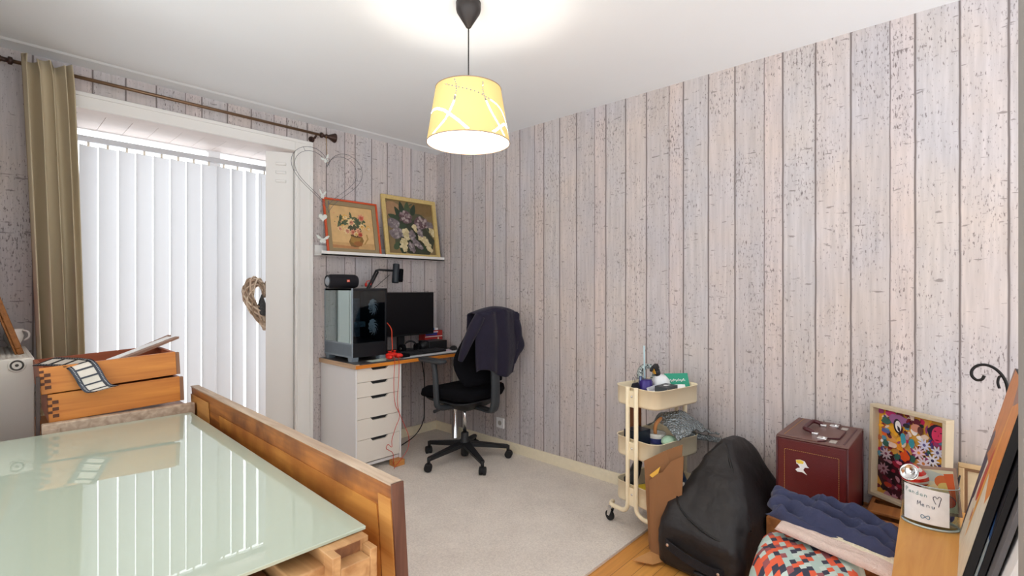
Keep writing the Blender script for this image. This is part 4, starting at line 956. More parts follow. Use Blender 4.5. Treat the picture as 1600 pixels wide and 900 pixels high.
m_ = MB(); bar(m_, (0.40, 2.66, 0.985), (0.630, 2.90, 1.045), 0.016, 0.016, 0.010); tag(m_.build('wooden_batten', BT), 'thin brown batten resting across the top drawer, the rear one', 'batten')
m_ = MB(); bar(m_, (0.38, 2.60, 0.975), (0.640, 2.80, 1.042), 0.020, 0.020, 0.012); tag(m_.build('wooden_batten', BT), 'thin brown batten with white edge sticking out of the top drawer, the front one', 'batten')
m_ = MB(); bar(m_, (0.36, 2.615, 0.982), (0.620, 2.835, 1.044), 0.030, 0.034, 0.004); tag(m_.build('paper_strip', PAPER), 'white paper strip lying between the two battens on the top drawer', 'paper')
# film strip ornament flowing over the drawer front
fs = thing('film_strip', 'metal film strip ornament flowing over the front of the top drawer', 'ornament', (0.30, 2.55, 0.90))
path = smoothpts([(0.175, 2.76, 1.000), (0.215, 2.70, 0.998), (0.235, 2.60, 0.995), (0.262, 2.545, 0.985), (0.290, 2.515, 0.955), (0.310, 2.490, 0.910), (0.325, 2.475, 0.890), (0.350, 2.455, 0.886)], 6)
path = smoothpts([(0.165, 2.66, 0.992), (0.205, 2.63, 0.990), (0.245, 2.575, 0.988), (0.265, 2.540, 0.978), (0.282, 2.525, 0.945), (0.296, 2.520, 0.910), (0.312, 2.505, 0.886), (0.332, 2.490, 0.884)], 6)
def strip_pt(i, s_, dz=0):
    p = path[i]; wv = Vector((0.034, 0.026, 0.010)) if i < 14 else Vector((0.040, -0.002, 0.012)).lerp(Vector((0.040, -0.012, 0.010)), (i-14)/30)
    return p + wv*s_ + Vector((0, -dz*.7, dz*.7))
n_ = len(path)
m_ = MB()
for s0, s1 in ((-1, -.62), (.62, 1)):
    for i in range(n_-1): m_.poly([strip_pt(i, s0), strip_pt(i, s1), strip_pt(i+1, s1), strip_pt(i+1, s0)])
for i in range(0, n_-1, 5):
    j = min(i+1, n_-1); m_.poly([strip_pt(i, -.62), strip_pt(i, .62), strip_pt(j, .62), strip_pt(j, -.62)])
bmesh.ops.remove_doubles(m_.b, verts=m_.b.verts, dist=1e-5)
m_.build('film_border', mat('film_dark_metal', (52, 54, 60), 0.25, 0.6), fs, world=True, solid=0.002)
m_ = MB()
for i in range(n_-1):
    m_.poly([strip_pt(i, -.62, -.0006), strip_pt(i, .62, -.0006), strip_pt(i+1, .62, -.0006), strip_pt(i+1, -.62, -.0006)])
bmesh.ops.remove_doubles(m_.b, verts=m_.b.verts, dist=1e-5)
m_.build('film_frames', mat('film_pale_frames', (206, 198, 186), 0.4), fs, world=True)
for s_ in (-.84, .78):
    m_ = MB()
    for i in range(0, n_-1):
        m_.poly([strip_pt(i, s_, .0016), strip_pt(i, s_+.1, .0016), strip_pt(i, s_+.1, .0016).lerp(strip_pt(i+1, s_+.1, .0016), .5), strip_pt(i, s_, .0016).lerp(strip_pt(i+1, s_, .0016), .5)])
    m_.build('sprocket_row', mat('sprocket_pale', (150, 152, 156), 0.4), fs, world=True)

# ------------------------------------------------------------------ cream trolley and what lies on it
TY = math.radians(-12)
tro = thing('storage_trolley', 'cream metal three-tier trolley on castors against the planked wall', 'trolley', (2.495, 1.250, 0), TY)
def tray(zb, zt):
    m_ = MB(); out = [rrect(.185, .135, .05, 7, 0, 0, zb), rrect(.190, .140, .055, 7, 0, 0, zb + .01), rrect(.190, .140, .055, 7, 0, 0, zt), rrect(.194, .144, .058, 7, 0, 0, zt + .001), rrect(.193, .143, .058, 7, 0, 0, zt + .004), rrect(.187, .137, .052, 7, 0, 0, zt), rrect(.187, .137, .052, 7, 0, 0, zb + .010), rrect(.17, .12, .05, 7, 0, 0, zb + .006)]
    m_.loft(out); o = m_.build('tray', CREAM, tro)
    for sx_ in (-1, 1):
        x = sx_*0.197; MB().box(x - .006, x + .006, -.03, .03, zb - .004, zt - .012, 0.002).build('clamp_plate', CREAM, o)
        M = tr(x + sx_*.006, 0, (zb+zt)/2 + .005) @ rot('Y', 90*sx_)
        MB().lathe([(.006, 0), (.006, .002), (.004, .004), (.001, .0042)], (0,0,0), 14, M).build('screw', CHROME, o)
    return o
T1, T2, T3 = (.664, .758), (.392, .490), (.152, .252)
for a_ in (T3, T2, T1): tray(*a_)
for sx_ in (-1, 1):
    x = sx_*0.203
    for sy_ in (-1, 1):
        MB().tube([Vector((x, sy_*.028, .765)), Vector((x, sy_*.028, .22))] + smoothpts([(x, sy_*.028, .16), (x, sy_*.034, .13), (x - sx_*.004, sy_*.06, .108), (x - sx_*.006, sy_*.10, .104), (x - sx_*.010, sy_*.155, .104), (x - sx_*.045, sy_*.175, .104)], 4), 0.0115, 12).build('leg', CREAM, tro)
        cx, cy = x - sx_*.030, sy_*.172
        c_ = MB(); c_.tube([(cx, cy, .10), (cx, cy, .075)], .008, 10)
        c_.prism([(cx - .013, cy - .006, .078), (cx - .013, cy + .016, .070), (cx - .013, cy + .022, .028), (cx - .013, cy + .006, .028), (cx - .013, cy - .008, .06)], (.003, 0, 0)); c_.prism([(cx + .010, cy - .006, .078), (cx + .010, cy + .016, .070), (cx + .010, cy + .022, .028), (cx + .010, cy + .006, .028), (cx + .010, cy - .008, .06)], (.003, 0, 0)); c_.box(cx-.013, cx+.013, cy-.008, cy+.016, .072, .078)
        co_ = c_.build('caster', CHROME, tro)
        wv = MB().tube([(cx - .009, cy + .012, .0275), (cx - .007, cy + .012, .0275), (cx + .007, cy + .012, .0275), (cx + .009, cy + .012, .0275)], [.024, .0275, .0275, .024], 22).build('wheel', RUBBER, co_)
def TW(lx, ly, z):     # a place on the trolley in room coordinates
    c_, s1 = math.cos(TY), math.sin(TY); return (2.495 + lx*c_ - ly*s1, 1.250 + lx*s1 + ly*c_, z)
Z1, Z2, Z3 = .6745, .4025, .1625
def on(name, label, cat, lx, ly, z, yaw=0, group=None): return thing(name, label, cat, TW(lx, ly, z), TY + math.radians(yaw), group)
# top tray
def binder(label, lx, ly, z, m, yaw):
    o = on('binder_clip', label, 'binder clip', lx, ly, z, yaw)
    MB().prism([(-.025, -.018, 0), (-.025, .018, 0), (-.025, .003, .036), (-.025, -.003, .036)], (.05, 0, 0)).build('clip_body', m, o)
    for x in (-.012, .012): MB().tube(smoothpts([(x - .006, 0, .034), (x - .008, .002, .050), (x - .006, .004, .062), (x, .005, .067), (x + .006, .004, .062), (x + .008, .002, .050), (x + .006, 0, .034)], 3), .0012, 6).build('wire_handle', CHROME if m is not BLACKP else mat('dark_wire', (70, 70, 72), .3, .8), o)
    return o
binder('large black binder clip at the left of the top trolley tray', -.125, .045, Z1 + .062, BLACKP, 10)
tag(MB().box(-.045, .045, -.03, .03, 0, .062, .003, Matrix.Translation(TW(-.12, .05, Z1)) @ rot('Z', -4)).build('carton', BLACKP), 'black carton under the black binder clip on the trolley', 'carton')
can = on('purple_canister', 'dark purple canister standing on the top trolley tray', 'canister', -.06, .03, Z1)
PUR = mat('dark_purple_tin', (52, 36, 112), 0.25, .2)
MB().lathe([(.036, 0), (.037, .004), (.037, .105), (.034, .108), (.034, .112), (.001, .112)], (0,0,0), 28).build('canister_body', PUR, can)
MB().tube([(-.028, .01, .02), (-.028, .01, .132)], .008, 10).build('silver_tube', mat('navy_silver', (90, 104, 140), .2, .7), can)
tag(MB().tube([TW(-.035, .055, Z1 + .05), TW(-.04, .055, Z1 + .19), TW(-.045, .053, Z1 + .29)], [.0045, .0045, .004], 8).build('paint_brush', mat('pale_blue_handle', (176, 204, 212), .3)), 'pale blue thin brush handle rising above the purple canister', 'brush')
rl = on('tape_roll', 'tape roll with black and white pattern standing behind the spray bottle', 'tape roll', .035, .095, Z1 + .060, -25)
m_ = MB(); M = tr(0, 0, .062) @ rot('X', 90)
m_.lathe([(.034, -.016), (.058, -.016), (.058, .016), (.034, .016), (.034, -.016)], (0,0,0), 36, M, cap=False); m_.build('tape', mat('patterned_tape', (150, 160, 158), .4, var=(110, 2.4)), rl)
tag(MB().box(-.06, .06, -.028, .028, 0, .060, .003, Matrix.Translation(TW(.035, .095, Z1)) @ rot('Z', 3)).build('carton', mat('cream_carton', (226, 214, 180), .6)), 'cream carton under the patterned tape roll on the trolley', 'carton')
sb = on('spray_bottle', 'frosted round bottle with a black nozzle lying tilted on the top tray', 'bottle', .035, .0, Z1 + .066)
Mt = rot('Y', -28)
FB = mat('frosted_bottle', (232, 234, 236), .3, trans=.1)
MB().lathe([(.002, -.05), (.036, -.045), (.048, -.01), (.048, .02), (.038, .045), (.016, .062), (.014, .07)], (0,0,.01), 28, Mt, cap=False).build('bottle_body', FB, sb)
MB().lathe([(.016, .068), (.018, .075), (.018, .095), (.012, .10), (.001, .10)], (0,0,.01), 18, Mt).build('nozzle_collar', BLACKP, sb)
m_ = MB(); m_.box(-.018, .020, -.012, .012, .10, .128, .006, tr(0,0,.01) @ Mt); m_.box(-.040, -.018, -.006, .006, .112, .126, .003, tr(0,0,.01) @ Mt); m_.build('nozzle_head', BLACKP, sb)
MB().box(-.022, -.014, -.008, .008, .085, .118, .003, tr(0,0,.01) @ Mt).build('yellow_trigger', mat('amber_plastic', (214, 158, 54), .4), sb)
kb_ = on('dark_gift_box', 'flat dark grey box with a white emblem lying at the front of the top tray', 'box', -.035, -.085, Z1 + .0655, 8)
MB().box(-.055, .055, -.035, .035, 0, .030, .002).build('box_body', mat('dark_grey_card', (62, 64, 70), .5), kb_)
m_ = MB(); m_.prism([(.012*math.cos(t_)*1.6, .012*math.sin(t_), .0302) for t_ in [2*PI*k/16 for k in range(16)]], (0,0,.0004)); m_.prism([(x + .018, y - .002, .0302) for x, y in heart(.010, 20)], (0,0,.0004)); m_.build('white_emblem', PAPER, kb_)
tag(MB().box(-.12, .09, -.04, .03, 0, .065, .003, Matrix.Translation(TW(.0, -.085, Z1)) @ rot('Z', -10)).build('carton', mat('teal_packet', (106, 176, 156), .5)), 'teal carton lying under the dark grey box on the trolley', 'carton')
cs = on('cosmetics_row', 'white and pink cosmetic card leaning between canister and dark box', 'card', -.055, -.025, Z1 + .04, 15)
MB().box(-.05, .05, -.004, .004, 0, .045, .002, rot('X', -25)).build('card', mat('pale_card', (214, 214, 222), .5, var=(80, .3)), cs)
for k in range(5): MB().ball((-.03 + .017*k, -.012, .018), .009, 1, .7, 1).build('pebble', PAPER, cs)
GR = mat('green_printed_card', (26, 142, 112), .45)
gc = on('green_card', 'green card with white handwriting standing at the right of the top tray', 'card', .105, -.050, Z1 + .066, -28)
Mg = rot('X', -24)
MB().box(-.062, .072, -.002, .002, 0, .075, .001, Mg).build('card_sheet', GR, gc)
m_ = MB(); m_.tube([Mg @ Vector((-.045 + .095*k/60, -.0028, .036 + .006*math.sin(k*1.05) + .003*math.sin(k*.37))) for k in range(61)], .0013, 5); m_.build('white_writing', PAPER, gc)
MB().box(-.045, .030, -.0032, -.002, .008, .013, 0, Mg).build('white_line', PAPER, gc)
tag(MB().box(-.035, .035, -.003, .003, 0, .055, .001, Matrix.Translation(TW(.055, -.105, Z1 + .040)) @ rot('Z', -45) @ rot('X', -30)).build('white_card', PAPER), 'small white card leaning before the green card on the trolley', 'card')
tag(MB().box(-.09, .075, -.035, .03, 0, .053, .003, Matrix.Translation(TW(.11, .0, Z1)) @ rot('Z', -4)).build('carton', mat('cream_carton', (226, 214, 180), .6)), 'cream carton below the green card at the right of the top tray', 'carton')
binder('green binder clip at the far right end of the top trolley tray', .165, .03, Z1 + .056, mat('green_clip', (28, 112, 94), .4), 5)
# middle tray
tag(MB().box(-.055, .055, -.045, .045, 0, .125, .004, Matrix.Translation(TW(-.115, .04, Z2)) @ rot('Z', -8)).build('black_box', mat('black_blue_box', (26, 34, 48), .35)), 'black box in the middle trolley tray', 'box')
tag(MB().box(-.03, .03, -.018, .018, 0, .24, .003, Matrix.Translation(TW(-.055, .105, Z2)) @ rot('Z', -12)).build('wooden_plank', wood('dark_plank', (92, 50, 26), (124, 70, 36), 2)), 'dark brown wooden plank standing upright in the middle tray', 'plank')
bw = on('china_bowl', 'white and blue china bowl in the middle trolley tray', 'bowl', -.01, .0, Z2)
MB().lathe([(.02, 0), (.024, .01), (.045, .05), (.052, .095), (.050, .099), (.046, .094), (.04, .05), (.002, .014)], (0,0,0), 28, cap=False).build('bowl_wall', CH, bw)
MB().lathe([(.0455, .045), (.0505, .075)], (0,0,0), 28, cap=False).build('blue_band', mat('blue_glaze', (64, 70, 130), .3, var=(90, .5)), bw)
tag(MB().tube(smoothpts([TW(-.03, -.01, .50), TW(-.035, -.015, .54), TW(-.02, -.02, .565), TW(.01, -.02, .575), TW(.02, -.015, .56)], 5), [.010]*20 + [.008], 10).build('wooden_ring_handle', mat('tan_wood', (190, 128, 76), .5)), 'curved tan wooden handle lying in the china bowl', 'handle')
bwm, t, b = newmat('bubble_wrap'); b.inputs['Base Color'].default_value = lin((158, 166, 168)); b.inputs['Roughness'].default_value = .14; b.inputs['Metallic'].default_value = .5; b.inputs['Alpha'].default_value = .80
co = N(t, 'TexCoord'); vo = N(t, 'TexVoronoi'); vo.inputs['Scale'].default_value = 85; t.links.new(co.outputs['Object'], vo.inputs['Vector'])
bp = N(t, 'Bump'); bp.inputs['Strength'].default_value = 1; bp.inputs['Distance'].default_value = .012; bp.invert = True
t.links.new(vo.outputs['Distance'], bp.inputs['Height']); t.links.new(bp.outputs[0], b.inputs['Normal'])
bbw = thing('bubble_wrap', 'crumpled grey bubble wrap spilling out of the middle trolley tray', 'bubble wrap', TW(.09, -.06, Z2))
m_ = MB()
def bfn(u, v):
    # sheet from inside the tray up over the rim and out to the right
    a_ = Vector(TW(-.035 + .03*v, -.155 + .23*v, .478 + .03*v)).lerp(Vector(TW(.325, -.165 + .16*v, .475 - .02*v)), u)
    hump = (math.sin(PI*min(1, u*.95 + .10)))**.8 * (.155 - .080*u) * (0.25 + .75*math.sin(PI*min(1, v*.9 + .05)))
    n_ = noise.noise((u*5, v*4, .7)); n2_ = noise.noise((u*14, v*11, 4))
    return a_ + Vector((.016*n_, .016*n_, hump + .022*n_ + .009*n2_))
m_.grid(60, 36, bfn)
m_.build('wrap_sheet', bwm, bbw, world=True, solid=.003)
m_ = MB(); pts = [Vector(TW(.13, -.105, .488)), Vector(TW(.22, -.125, .465)), Vector(TW(.32, -.14, .437)), Vector(TW(.385, -.15, .410))]
m_.tube(smoothpts(pts, 6), [.017]*18 + [.013], 14)
for v in m_.b.verts: v.co += v.normal*0 + Vector((0, 0, .005*noise.noise(v.co*30)))
m_.build('wrap_roll', bwm, bbw, world=True)
mg_ = MB(); mg_.ball((0,0,.03), .04, 1.3, .9, .7); mg_.b.transform(Matrix.Translation(TW(-.02, -.09, Z2 + .045)))
tag(mg_.build('green_sponge', mat('mint_sponge', (178, 214, 186), .9, bump=(90, .5))), 'pale mint sponge at the front of the middle trolley tray', 'sponge')
tag(MB().box(-.06, .06, -.03, .03, 0, .045, .01, Matrix.Translation(TW(-.02, -.09, Z2)) @ rot('Z', -12)).build('black_pouch', BLACKF), 'black pouch under the mint sponge in the middle tray', 'pouch')
# bottom tray
m_ = MB(); m_.tube([(0,0,0), (0,0,.02), (.05,.0,.05), (.09,.0,.10)], [.03,.035,.03,.022], 14); m_.b.transform(Matrix.Translation(TW(-.16, .05, Z3 + .075)))
tag(m_.build('hair_clipper', BLACKP), 'black gadget sticking up at the left of the bottom tray', 'gadget')
tag(MB().box(-.05, .05, -.03, .03, 0, .03, .006, Matrix.Translation(TW(-.13, -.01, Z3 + .045)) @ rot('Z', -30) @ rot('X', 10)).build('yellow_tool', mat('yellow_plastic', (226, 192, 50), .4)), 'yellow tool lying in the bottom trolley tray', 'tool')
tag(MB().box(-.09, .09, -.05, .05, 0, .04, .006, Matrix.Translation(TW(-.09, .03, Z3)) @ rot('Z', -12)).build('blue_box', mat('blue_grey_box', (84, 96, 116), .4)), 'blue grey box on the bottom of the lowest trolley tray', 'box')
m_ = MB(); m_.box(-.05, .05, -.03, .03, 0, .10, .012, Matrix.Translation(TW(-.05, -.02, Z3 + .042)) @ rot('Z', -40) @ rot('Y', 18))
tag(m_.build('clear_blister', mat('shiny_dark_plastic', (84, 92, 98), .12, .4, var=(40, .5))), 'shiny dark plastic package standing in the bottom trolley tray', 'package')
tag(MB().box(-.06, .06, -.035, .035, 0, .065, .003, Matrix.Translation(TW(-.03, -.095, Z3)) @ rot('Z', -12)).build('orange_card_box', mat('orange_brown_card', (196, 102, 50), .6)), 'orange-brown card box at the front of the bottom trolley tray', 'box')
m_ = MB(); m_.lathe([(.030, 0), (.052, 0), (.052, .05), (.030, .05), (.030, 0)], (0,0,0), 30, cap=False); m_.b.transform(Matrix.Translation(TW(.14, .0, Z3 + .06)) @ rot('X', 60))
tag(m_.build('blue_tape_roll', mat('dark_blue_tape', (36, 62, 96), .3)), 'dark blue roll of tape in the bottom trolley tray beside the black bag', 'tape roll')
m_ = MB(); m_.box(-.06, .06, -.05, .05, 0, .05, .004, Matrix.Translation(TW(.12, .0, Z3)) @ rot('Z', -12))
tag(m_.build('carton', mat('brown_carton', (150, 110, 72), .7)), 'brown carton in the bottom tray under the blue tape roll', 'carton')

# brown cardboard folder leaning on the trolley
CD = mat('brown_cardboard', (140, 98, 62), .75, var=(8, .07)); CD2 = mat('brown_cardboard_light', (192, 140, 86), .75)
cb = thing('cardboard_folder', 'flattened brown cardboard leaning between the trolley and the black bag', 'cardboard', (2.2, 1.12, 0))
m_ = MB(); m_.poly([(2.235, 1.190, .425), (2.200, 1.145, .02), (2.215, 1.060, .0), (2.262, 1.020, .25), (2.275, 1.010, .535), (2.262, 1.085, .495)]); m_.build('rear_sheet', CD, cb, world=True, solid=.004)
m_ = MB(); m_.poly([(2.208, 1.150, .345), (2.178, 1.125, .02), (2.195, 1.040, .0), (2.240, 1.000, .25), (2.252, .995, .490), (2.236, 1.050, .455), (2.222, 1.085, .400), (2.214, 1.110, .385)]); m_.build('front_sheet', CD, cb, world=True, solid=.004)
m_ = MB(); m_.poly([(2.178, 1.126, .022), (2.196, 1.042, .004), (2.11, 1.08, .004), (2.075, 1.165, .006)]); m_.build('bottom_flap', CD2, cb, world=True, solid=.004)
m_ = MB(); m_.poly([(2.214, 1.150, .370), (2.216, 1.118, .350), (2.228, 1.100, .420)]); m_.build('yellow_corner', mat('yellow_card', (226, 176, 70), .6), cb, world=True, solid=.002)

# ------------------------------------------------------------------ black holdall
BGF = mat('black_nylon', (32, 29, 30), .5, var=(6, .15), bump=(11, .9), spec=.5)
bg_ = thing('black_holdall', 'large slumped black travel holdall standing on the wood floor', 'bag', (2.43, .860, 0), math.radians(-6))
def bagring(z, cx, cy, hx, hy, r):
    rg = []
    for p in rrect(hx, hy, min(r, hx*.9, hy*.9), 16, cx, cy, z):
        n_ = noise.noise((p.x*5, p.y*5, z*6)); n2_ = noise.noise((p.x*13, p.y*13, z*11 + 4))
        k = min(1, z*6); d = Vector((p.x-cx, p.y-cy, 0)).normalized()
        rd = abs(noise.noise((p.x*4 + z*5, p.y*4 - z*3, z*4 + 7))) ** .6
        rg.append(p + d*(.014*n_ + .007*n2_ - .024*rd + .010)*k + Vector((0, 0, .010*n_*k)))
    return rg
sec = [(0, 0, 0, .285, .185, .035), (.015, 0, 0, .298, .196, .04), (.10, 0, 0, .308, .202, .05), (.20, .005, .0, .302, .200, .055), (.27, .02, .0, .272, .188, .07), (.34, .045, .0, .225, .150, .06), (.41, .07, .006, .170, .108, .05), (.465, .085, .012, .135, .074, .04), (.505, .095, .016, .105, .046, .025), (.530, .10, .018, .075, .026, .018), (.540, .10, .02, .045, .014, .01)]
fine = []
for i in range(len(sec)-1):
    for k in range(6): fine.append(tuple(sec[i][q] + (sec[i+1][q]-sec[i][q])*k/6 for q in range(6)))
fine.append(sec[-1])
m_ = MB(); m_.loft([bagring(*s_) for s_ in fine]); bgo = m_.build('bag_body', BGF, bg_)
def bagpt(lx, ly, z):  # point on the bag's skin in the direction lx,ly at height z
    for a_, b_ in zip(sec, sec[1:]):
        if a_[0] <= z <= b_[0]:
            f_ = (z-a_[0])/(b_[0]-a_[0]); cx, cy, hx, hy = [a_[q] + (b_[q]-a_[q])*f_ for q in (1,2,3,4)]
            n = 4.5; s_ = (abs(lx)**n + abs(ly)**n)**(-1/n); d = Vector((lx*s_*hx, ly*s_*hy, 0))
            return Vector((cx, cy, z)) + d*1.02
    return Vector((.1, 0, z))
ZIP = mat('zip_black', (14, 14, 15), .35)
MB().tube(smoothpts([bagpt(-.5, 1, .26), bagpt(-.45, 1, .34), bagpt(-.5, .9, .42), bagpt(-.7, .6, .48), bagpt(-.4, .0, .527), bagpt(-.9, -.6, .47), bagpt(-.9, -.8, .40), bagpt(-.8, -1, .32), bagpt(-.7, -1, .24)], 5), .006, 8).build('zip', ZIP, bg_)
MB().tube(smoothpts([bagpt(-.9, 1, .33), bagpt(-1, .8, .29), bagpt(-1, .3, .25), bagpt(-1, -.3, .215), bagpt(-1, -.8, .20)], 5), .0045, 8).build('pocket_zip', ZIP, bg_)
m_ = MB(); a_ = bagpt(-.9, 1, .335); m_.box(a_.x-.012, a_.x, a_.y-.004, a_.y+.014, a_.z-.012, a_.z+.012, .003); m_.build('zip_pull', mat('pale_zip_pull', (206, 196, 180), .5), bg_)
m_ = MB(); a_ = bagpt(-.85, -1, .13); m_.box(a_.x-.008, a_.x, a_.y-.003, a_.y+.003, a_.z-.02, a_.z+.03, .002); m_.build('zip_pull', CHROME, bg_)
pts = smoothpts([bagpt(-1, .95, .105), bagpt(-1, .5, .115) + Vector((-.02, 0, 0)), bagpt(-1, 0, .10) + Vector((-.03, 0, 0)), bagpt(-1, -.5, .085) + Vector((-.02, 0, 0)), bagpt(-1, -.9, .080)], 5)
m_ = MB(); m_.loft([[p + Vector((-.003, 0, -.020)), p + Vector((.003, 0, -.020)), p + Vector((.003, 0, .020)), p + Vector((-.003, 0, .020))] for p in pts], smooth=False); hs_ = m_.build('grab_strap', mat('strap_webbing', (26, 26, 32), .8, bump=(300, .5)), bg_)
for p in (pts[4], pts[-5]):
    MB().ball((p.x-.006, p.y, p.z), .007, .5, 1, 1).build('rivet', mat('copper_rivet', (212, 184, 166), .3, .6), hs_)
m_ = MB(); m_.tube(smoothpts([bagpt(-1, -.1, .03) + Vector((0, 0, 0)), bagpt(-1, -.1, .05) + Vector((-.022, 0, 0)), bagpt(-1, -.5, .05) + Vector((-.024, 0, 0)), bagpt(-1, -.9, .045) + Vector((-.02, 0, 0)), bagpt(-1, -.95, .03)], 4), .010, 10); m_.build('carry_handle', BLACKP, bg_)
m_ = MB(); pp = [bagpt(-.80, 1, z) for z in (.02, .08, .15, .21, .26, .30, .33)]
m_.loft([[p + Vector((-.012, .004, 0)), p + Vector((.012, -.002, 0)), p + Vector((.012, .004, 0)), p + Vector((-.012, .010, 0))] for p in pp], smooth=False)
m_.build('worn_piping', mat('worn_cream_piping', (178, 164, 112), .7, var=(45, .9)), bg_)

# ------------------------------------------------------------------ maroon case and the wooden boxes under it
BXW = wood('box_brown_wood', (126, 74, 36), (168, 108, 56), 0, 6, .5, 14)
def crate(label, x0, x1, y0, y1, z0, z1, ribs=0, m=BXW):
    o = thing('wooden_crate', label, 'crate', ((x0+x1)/2, (y0+y1)/2, z0))
    b_ = MB(); b_.box(x0, x0+.014, y0, y1, z0, z1, .002); b_.box(x1-.014, x1, y0, y1, z0, z1, .002); b_.box(x0+.014, x1-.014, y0, y0+.014, z0, z1-.004, .002); b_.box(x0+.014, x1-.014, y1-.014, y1, z0, z1-.004, .002); b_.box(x0+.014, x1-.014, y0+.014, y1-.014, z0, z0+.012)
    b_.build('crate_walls', m, o, world=True)
    if ribs:
        for k in range(ribs):
            xx = x0 + .02 + k*(x1-x0-.06)/max(1, ribs-1)*.98
            MB().box(xx, xx + (x1-x0-.08)/ribs*.92, y0+.004, y1-.004, z1-.012, z1, .002).build('top_slat', m, o, world=True)
    return o
crate('brown wooden crate under the maroon case', 2.355, 2.80, .345, .665, 0, .275, 3)
crate('brown wooden crate with slatted top carrying the collage picture', 2.38, 2.80, .02, .335, 0, .335, 3)
mc = thing('maroon_case', 'maroon leather box case with handle, gold stitching and a white sticker', 'case', (2.40, .372, .277))
MAR = mat('maroon_leather', (88, 19, 20), .35, var=(10, .10), bump=(260, .15), spec=.5); MART = mat('pale_maroon_top', (108, 78, 72), .5, var=(12, .08), bump=(260, .15)); MARD = mat('dark_maroon_edge', (70, 22, 28), .4)  # lid and flap in a lighter, greyer maroon than the body
CX, CYW, CHT = .370, .262, .345
MB().box(0, CX, 0, CYW, 0, CHT, .005).build('case_body', MAR, mc)
m_ = MB(); m_.box(-.004, CX+.003, -.003, CYW+.003, CHT+.001, CHT+.009, .003); m_.build('case_lid', MART, mc)
for y in (.0, CYW):
    for x in (0, CX): MB().tube([(x, y, .002), (x, y, CHT)], .004, 8).build('edge_piping', MARD, mc)
st_ = MB()
def stitch(a, b_, n):
    for k in range(n):
        p = Vector(a).lerp(Vector(b_), (k+.15)/n); q = Vector(a).lerp(Vector(b_), (k+.75)/n); st_.tube([p, q], .0011, 5)
stitch((-.0008, .03, .30), (-.0008, .232, .30), 26); stitch((-.0008, .03, .04), (-.0008, .03, .30), 34); stitch((-.0008, .232, .04), (-.0008, .232, .30), 34); stitch((-.0008, .03, .04), (-.0008, .232, .04), 26)
st_.build('gold_stitching', mat('gold_thread', (186, 140, 70), .5), mc)
st_ = MB(); stitch((.01, .235, CHT+.0152), (.36, .235, CHT+.0152), 40); st_.build('lid_stitching', mat('gold_thread', (186, 140, 70), .5), mc)
# overlapping flap of the lid with its tongue, and the handle
fl_ = MB(); fl_.prism([(-.004, .262, CHT+.009), (-.004, .105, CHT+.009), (.03, .085, CHT+.009), (.075, .085, CHT+.009), (.10, .045, CHT+.009), (.24, .045, CHT+.009), (.265, .085, CHT+.009), (.36, .085, CHT+.009), (.370, .262, CHT+.009)], (0, 0, .006))
bmesh.ops.bevel(fl_.b, geom=fl_.b.edges[:], offset=.002, segments=1, affect='EDGES'); fl_.build('lid_flap', MART, mc)
MB().tube([(-.004, .105, CHT+.013), (.03, .085, CHT+.013), (.075, .085, CHT+.013), (.10, .045, CHT+.013), (.24, .045, CHT+.013), (.265, .085, CHT+.013), (.36, .085, CHT+.013)], .0032, 6).build('flap_piping', MARD, mc)
hz = CHT + .015
hh = MB(); hh.tube(smoothpts([(.085, .135, hz), (.085, .15, hz+.016), (.095, .175, hz+.020), (.17, .178, hz+.020), (.245, .175, hz+.020), (.255, .15, hz+.016), (.255, .135, hz)], 4), .009, 10); ho = hh.build('handle', MARD, mc)
for x in (.085, .255): MB().box(x-.010, x+.010, .120, .145, hz-.001, hz+.012, .003).build('handle_mount', CHROME, ho)
for x in (.045, .30):
    lk = MB(); lk.box(x-.016, x+.016, .080, .115, hz-.002, hz+.006, .002); lo_ = lk.build('lock', CHROME, mc); MB().ball((x, .092, hz+.007), .007, 1, 1, .6).build('lock_button', CHROME, lo_)
    MB().box(x-.022, x+.022, .045, .070, CHT+.0092, CHT+.0115, .0008).build('lock_plate', mat('silver_plate', (190, 184, 176), .35, .5), mc)
MB().box(.03, .34, .014, .020, CHT+.0088, CHT+.0102).build('hinge_strip', MARD, mc)
Msk = Matrix.Translation((-.0012, .165, .235)) @ rot('Y', 0)
def stick(pts): return [(-.0012, .165 - a_, .235 + b_) for a_, b_ in pts]
MB().prism(stick([(-.022,.026),(-.006,.030),(.012,.026),(.022,.006),(.028,.002),(.012,.0),(.006,-.012),(.020,-.030),(.002,-.022),(-.016,-.024),(-.024,-.016),(-.016,-.008),(-.006,-.004),(-.014,.008),(-.020,.010)]), (-.0006,0,0)).build('sticker', PAPER, mc)
MB().prism([(p[0]-.0007, p[1], p[2]) for p in stick([(-.020,.026),(-.004,.029),(.008,.024),(.006,.014),(-.014,.012),(-.021,.018)])], (-.0003,0,0)).build('yellow_patch', mat('yellow_sticker', (232, 204, 74), .5), mc)

# ------------------------------------------------------------------ collage picture and small frames at the wall
random.seed(21)
ct = thing('collage_picture', 'colourful paper collage in a deep cream box frame leaning on the wall', 'picture', (2.75, .2, .336))
FX = mat('cream_wood_frame', (198, 182, 154), .5, var=(20, .05))
